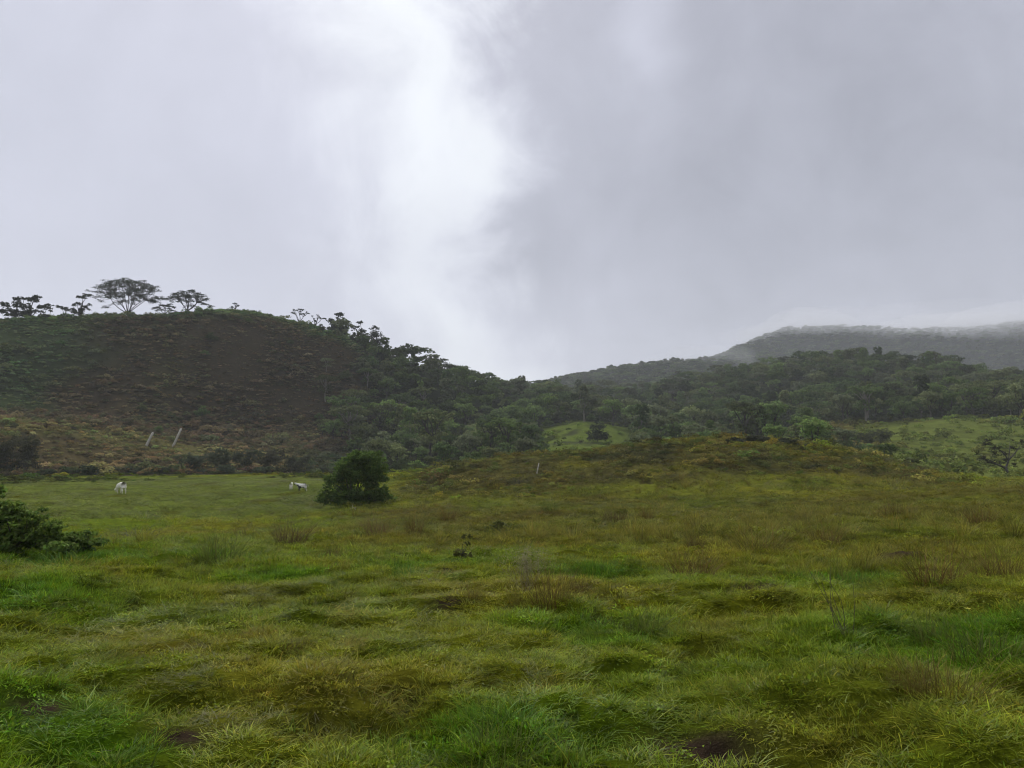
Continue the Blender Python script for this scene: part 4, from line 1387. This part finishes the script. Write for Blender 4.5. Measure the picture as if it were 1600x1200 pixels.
post(839, 739, 15, 0.05, 3, 'thin pale upright post on the left side of the brown mound', M_PALEWOOD, 1)
post(228, 698, 19, 0.24, 9, 'leaning pale streak built as a post on the knoll, left of the pair', M_PALEWOOD, 2)  # this and the next: unidentified pale streaks given the form of posts
post(270, 698, 25, 0.22, 11, 'leaning pale streak built as a post on the knoll, right and taller of the pair', M_PALEWOOD, 3)


def branch():
    p = at(552, 797)
    g = np.random.default_rng(920)
    m = math.hypot(p.x, p.y) / F
    limbs = [(limb_path((-7 * m, 0, .08), (6 * m, .1, .2), g, .05, 5), [.05, .05, .045, .04, .03]), (limb_path((-1 * m, 0, .15), (-2 * m, .1, .45), g, .05), [.035, .03, .025, .015]),
             (limb_path((3 * m, .05, .15), (6 * m, -.2, .02), g, .05), [.03, .03, .025, .015])]
    o = link('fallen_branch', wood_mesh('fallen_branch', limbs, M_POST))
    o.location = p
    o.scale = (.7, .7, .7)
    tag(o, 'bleached fallen branch lying below the lone pasture bush', 'branch')


branch()


# ------------------------------------------------------------------ cattle
def cow_material(name, patches, pale, dark, seed):
    m, t = new_mat(name)
    tc = N(t, 'ShaderNodeTexCoord')
    mp = N(t, 'ShaderNodeMapping'); mp.inputs['Location'].default_value = (seed, seed * .7, 0)
    n = N(t, 'ShaderNodeTexNoise'); n.inputs['Scale'].default_value = 1.7; n.inputs['Detail'].default_value = 2
    t.links.new(tc.outputs['Object'], mp.inputs[0]); t.links.new(mp.outputs[0], n.inputs['Vector'])
    r = N(t, 'ShaderNodeValToRGB')
    r.color_ramp.elements[0].position = patches; r.color_ramp.elements[0].color = (*dark, 1)
    r.color_ramp.elements[1].position = patches + .03; r.color_ramp.elements[1].color = (*pale, 1)
    t.links.new(n.outputs[0], r.inputs[0])
    p = N(t, 'ShaderNodeBsdfPrincipled'); p.inputs['Roughness'].default_value = 0.75
    t.links.new(r.outputs[0], p.inputs['Base Color'])
    o = N(t, 'ShaderNodeOutputMaterial'); t.links.new(p.outputs[0], o.inputs[0])
    return m


def cow(name, loc, heading, size, mat, label, cat, grazing=True):
    """one skin around a jointed skeleton, facing +Y before it is turned"""
    J = [  # x y z rx rz parent
        (0, -0.30, 1.02, .36, .40, -1), (0, 0.10, 1.00, .37, .42, 0), (0, .50, 1.06, .31, .37, 1), (0, -.72, 1.10, .27, .31, 0),
    ]
    if grazing:
        J += [(0, .85, .98, .17, .24, 2), (0, 1.12, .68, .13, .17, 4), (0, 1.26, .40, .13, .14, 5), (0, 1.34, .14, .085, .08, 6)]
        ear_z, ear_y, poll = .46, 1.24, 6
    else:
        J += [(0, .86, 1.22, .16, .22, 2), (0, 1.10, 1.40, .13, .16, 4), (0, 1.28, 1.40, .12, .13, 5), (0, 1.55, 1.22, .085, .08, 6)]
        ear_z, ear_y, poll = 1.50, 1.24, 6
    for sx in (-1, 1):
        k = len(J); J += [(sx * .19, .48, .72, .12, .14, 2), (sx * .19, .50, .42, .07, .075, k), (sx * .19, .47, .22, .05, .055, k + 1), (sx * .19, .49, .03, .06, .065, k + 2)]
        k = len(J); J += [(sx * .20, -.66, .78, .15, .19, 3), (sx * .20, -.58, .56, .09, .11, k), (sx * .20, -.76, .36, .06, .065, k + 1), (sx * .20, -.72, .16, .048, .05, k + 2), (sx * .20, -.70, .03, .06, .065, k + 3)]
        J.append((sx * .26, ear_y - .02, ear_z, .035, .05, poll))
    me = bpy.data.meshes.new(name)
    me.from_pydata([j[:3] for j in J], [(i, j[5]) for i, j in enumerate(J) if j[5] >= 0], [])
    tmp = bpy.data.objects.new(name, me)
    COL.objects.link(tmp)
    md = tmp.modifiers.new('skin', 'SKIN')
    md.use_smooth_shade = True
    sv = me.skin_vertices[0].data
    for i, j in enumerate(J):
        sv[i].radius = (j[3], j[4]); sv[i].use_root = (i == 0)
    sb = tmp.modifiers.new('subdivide', 'SUBSURF'); sb.levels = sb.render_levels = 2
    dg = bpy.context.evaluated_depsgraph_get()
    body = bpy.data.meshes.new_from_object(tmp.evaluated_get(dg))
    bpy.data.objects.remove(tmp)
    body.name = 'body'
    body.materials.clear(); body.materials.append(mat)
    t = empty(name, loc, heading, size)
    tag(t, label, cat)
    link('body', body, None, t, True)
    g = np.random.default_rng(3)
    link('tail', wood_mesh('tail', [([(0, -.98, 1.22), (0, -1.06, 1.05), (0, -1.07, .75), (0, -1.04, .45)], [.035, .03, .025, .05])], mat), None, t)
    return t


white = cow_material('white_hide', 0.05, (0.80, 0.78, 0.64), (0.4, 0.36, 0.28), 1.0)
pied = cow_material('pied_hide', 0.47, (0.78, 0.76, 0.68), (0.012, 0.011, 0.011), 4.2)
cow('white_cow', at(189, 772), math.radians(52), 0.79, white, 'white cow grazing alone on the flat pasture', 'cow')
cow('pied_calf', at(472, 768.5), math.radians(82), 0.57, pied, 'black and white calf standing on the flat pasture', 'calf', False)
cow('white_calf', at(455, 766), math.radians(8), 0.46, white, 'small white calf seen end on, left of the black and white one', 'calf', False)


# ------------------------------------------------------------------ the air
def box_mesh(name, lo, hi):
    v = [(x, y, z) for x in (lo[0], hi[0]) for y in (lo[1], hi[1]) for z in (lo[2], hi[2])]
    f = [(0, 1, 3, 2), (4, 6, 7, 5), (0, 4, 5, 1), (2, 3, 7, 6), (0, 2, 6, 4), (1, 5, 7, 3)]
    me = bpy.data.meshes.new(name)
    me.from_pydata(v, [], f)
    return me


def volume_material(name, density, colour):
    m, t = new_mat(name)
    pv = N(t, 'ShaderNodeVolumePrincipled')
    pv.inputs['Density'].default_value = density
    pv.inputs['Color'].default_value = (*colour, 1)
    pv.inputs['Anisotropy'].default_value = 0.0
    o = N(t, 'ShaderNodeOutputMaterial')
    t.links.new(pv.outputs[0], o.inputs['Volume'])
    return m


HAZE = 0.00026
hz = link('haze', box_mesh('haze', (-2700, -2700, -60), (2700, 2700, 330)), volume_material('haze_air', HAZE, (0.93, 0.96, 1.0)))
tag(hz, 'thin rainy haze filling the valley air', 'haze', kind='stuff')


def mist_blob(px, r, up, rx, ry, rz, dens, seed):
    """a soft lens of low cloud hanging on the far ridge"""
    import bmesh
    bm = bmesh.new()
    bmesh.ops.create_icosphere(bm, subdivisions=4, radius=1.0)
    g = np.random.default_rng(seed)
    o3 = g.uniform(-9, 9, 2)
    for v in bm.verts:
        n = v.co.normalized()
        k = 1 + 0.30 * float(fbm(np.array([n.x * 2 + o3[0] + n.z]), np.array([n.y * 2 + o3[1] - n.z]), 1.0, 3, seed)[0])
        v.co = Vector((n.x * rx * k, n.y * ry * k, n.z * rz * k))
    me = bpy.data.meshes.new('mist')
    bm.to_mesh(me); bm.free()
    o = link('mist', me, volume_material('mist_air', dens, (0.97, 0.98, 1.0)))
    p = at_r(px, r)
    o.location = p + Vector((0, 0, up))
    o.rotation_euler = (0, 0, -float(az_of_px(np.array(float(px)))))
    return o


for i, (px, r, up, rx, ry, rz, dens, lab) in enumerate([
        (1250, 1235, -6, 85, 70, 34, 0.0055, 'wisp of cloud touching the left shoulder of the high ridge'),
        (1370, 1230, 4, 190, 80, 34, 0.0018, 'broad veil of mist along the middle of the high ridge'),
        (1470, 1235, -6, 120, 80, 34, 0.006, 'wisp of cloud in the dip of the high ridge'),
        (1590, 1235, -10, 130, 90, 40, 0.006, 'bank of cloud on the high ridge at the right edge'),
        (1105, 890, 0, 60, 50, 18, 0.003, 'thin mist at the right end of the dark ridge')]):
    tag(mist_blob(px, r, up, rx, ry, rz, dens, 950 + i), lab, 'mist', kind='stuff')
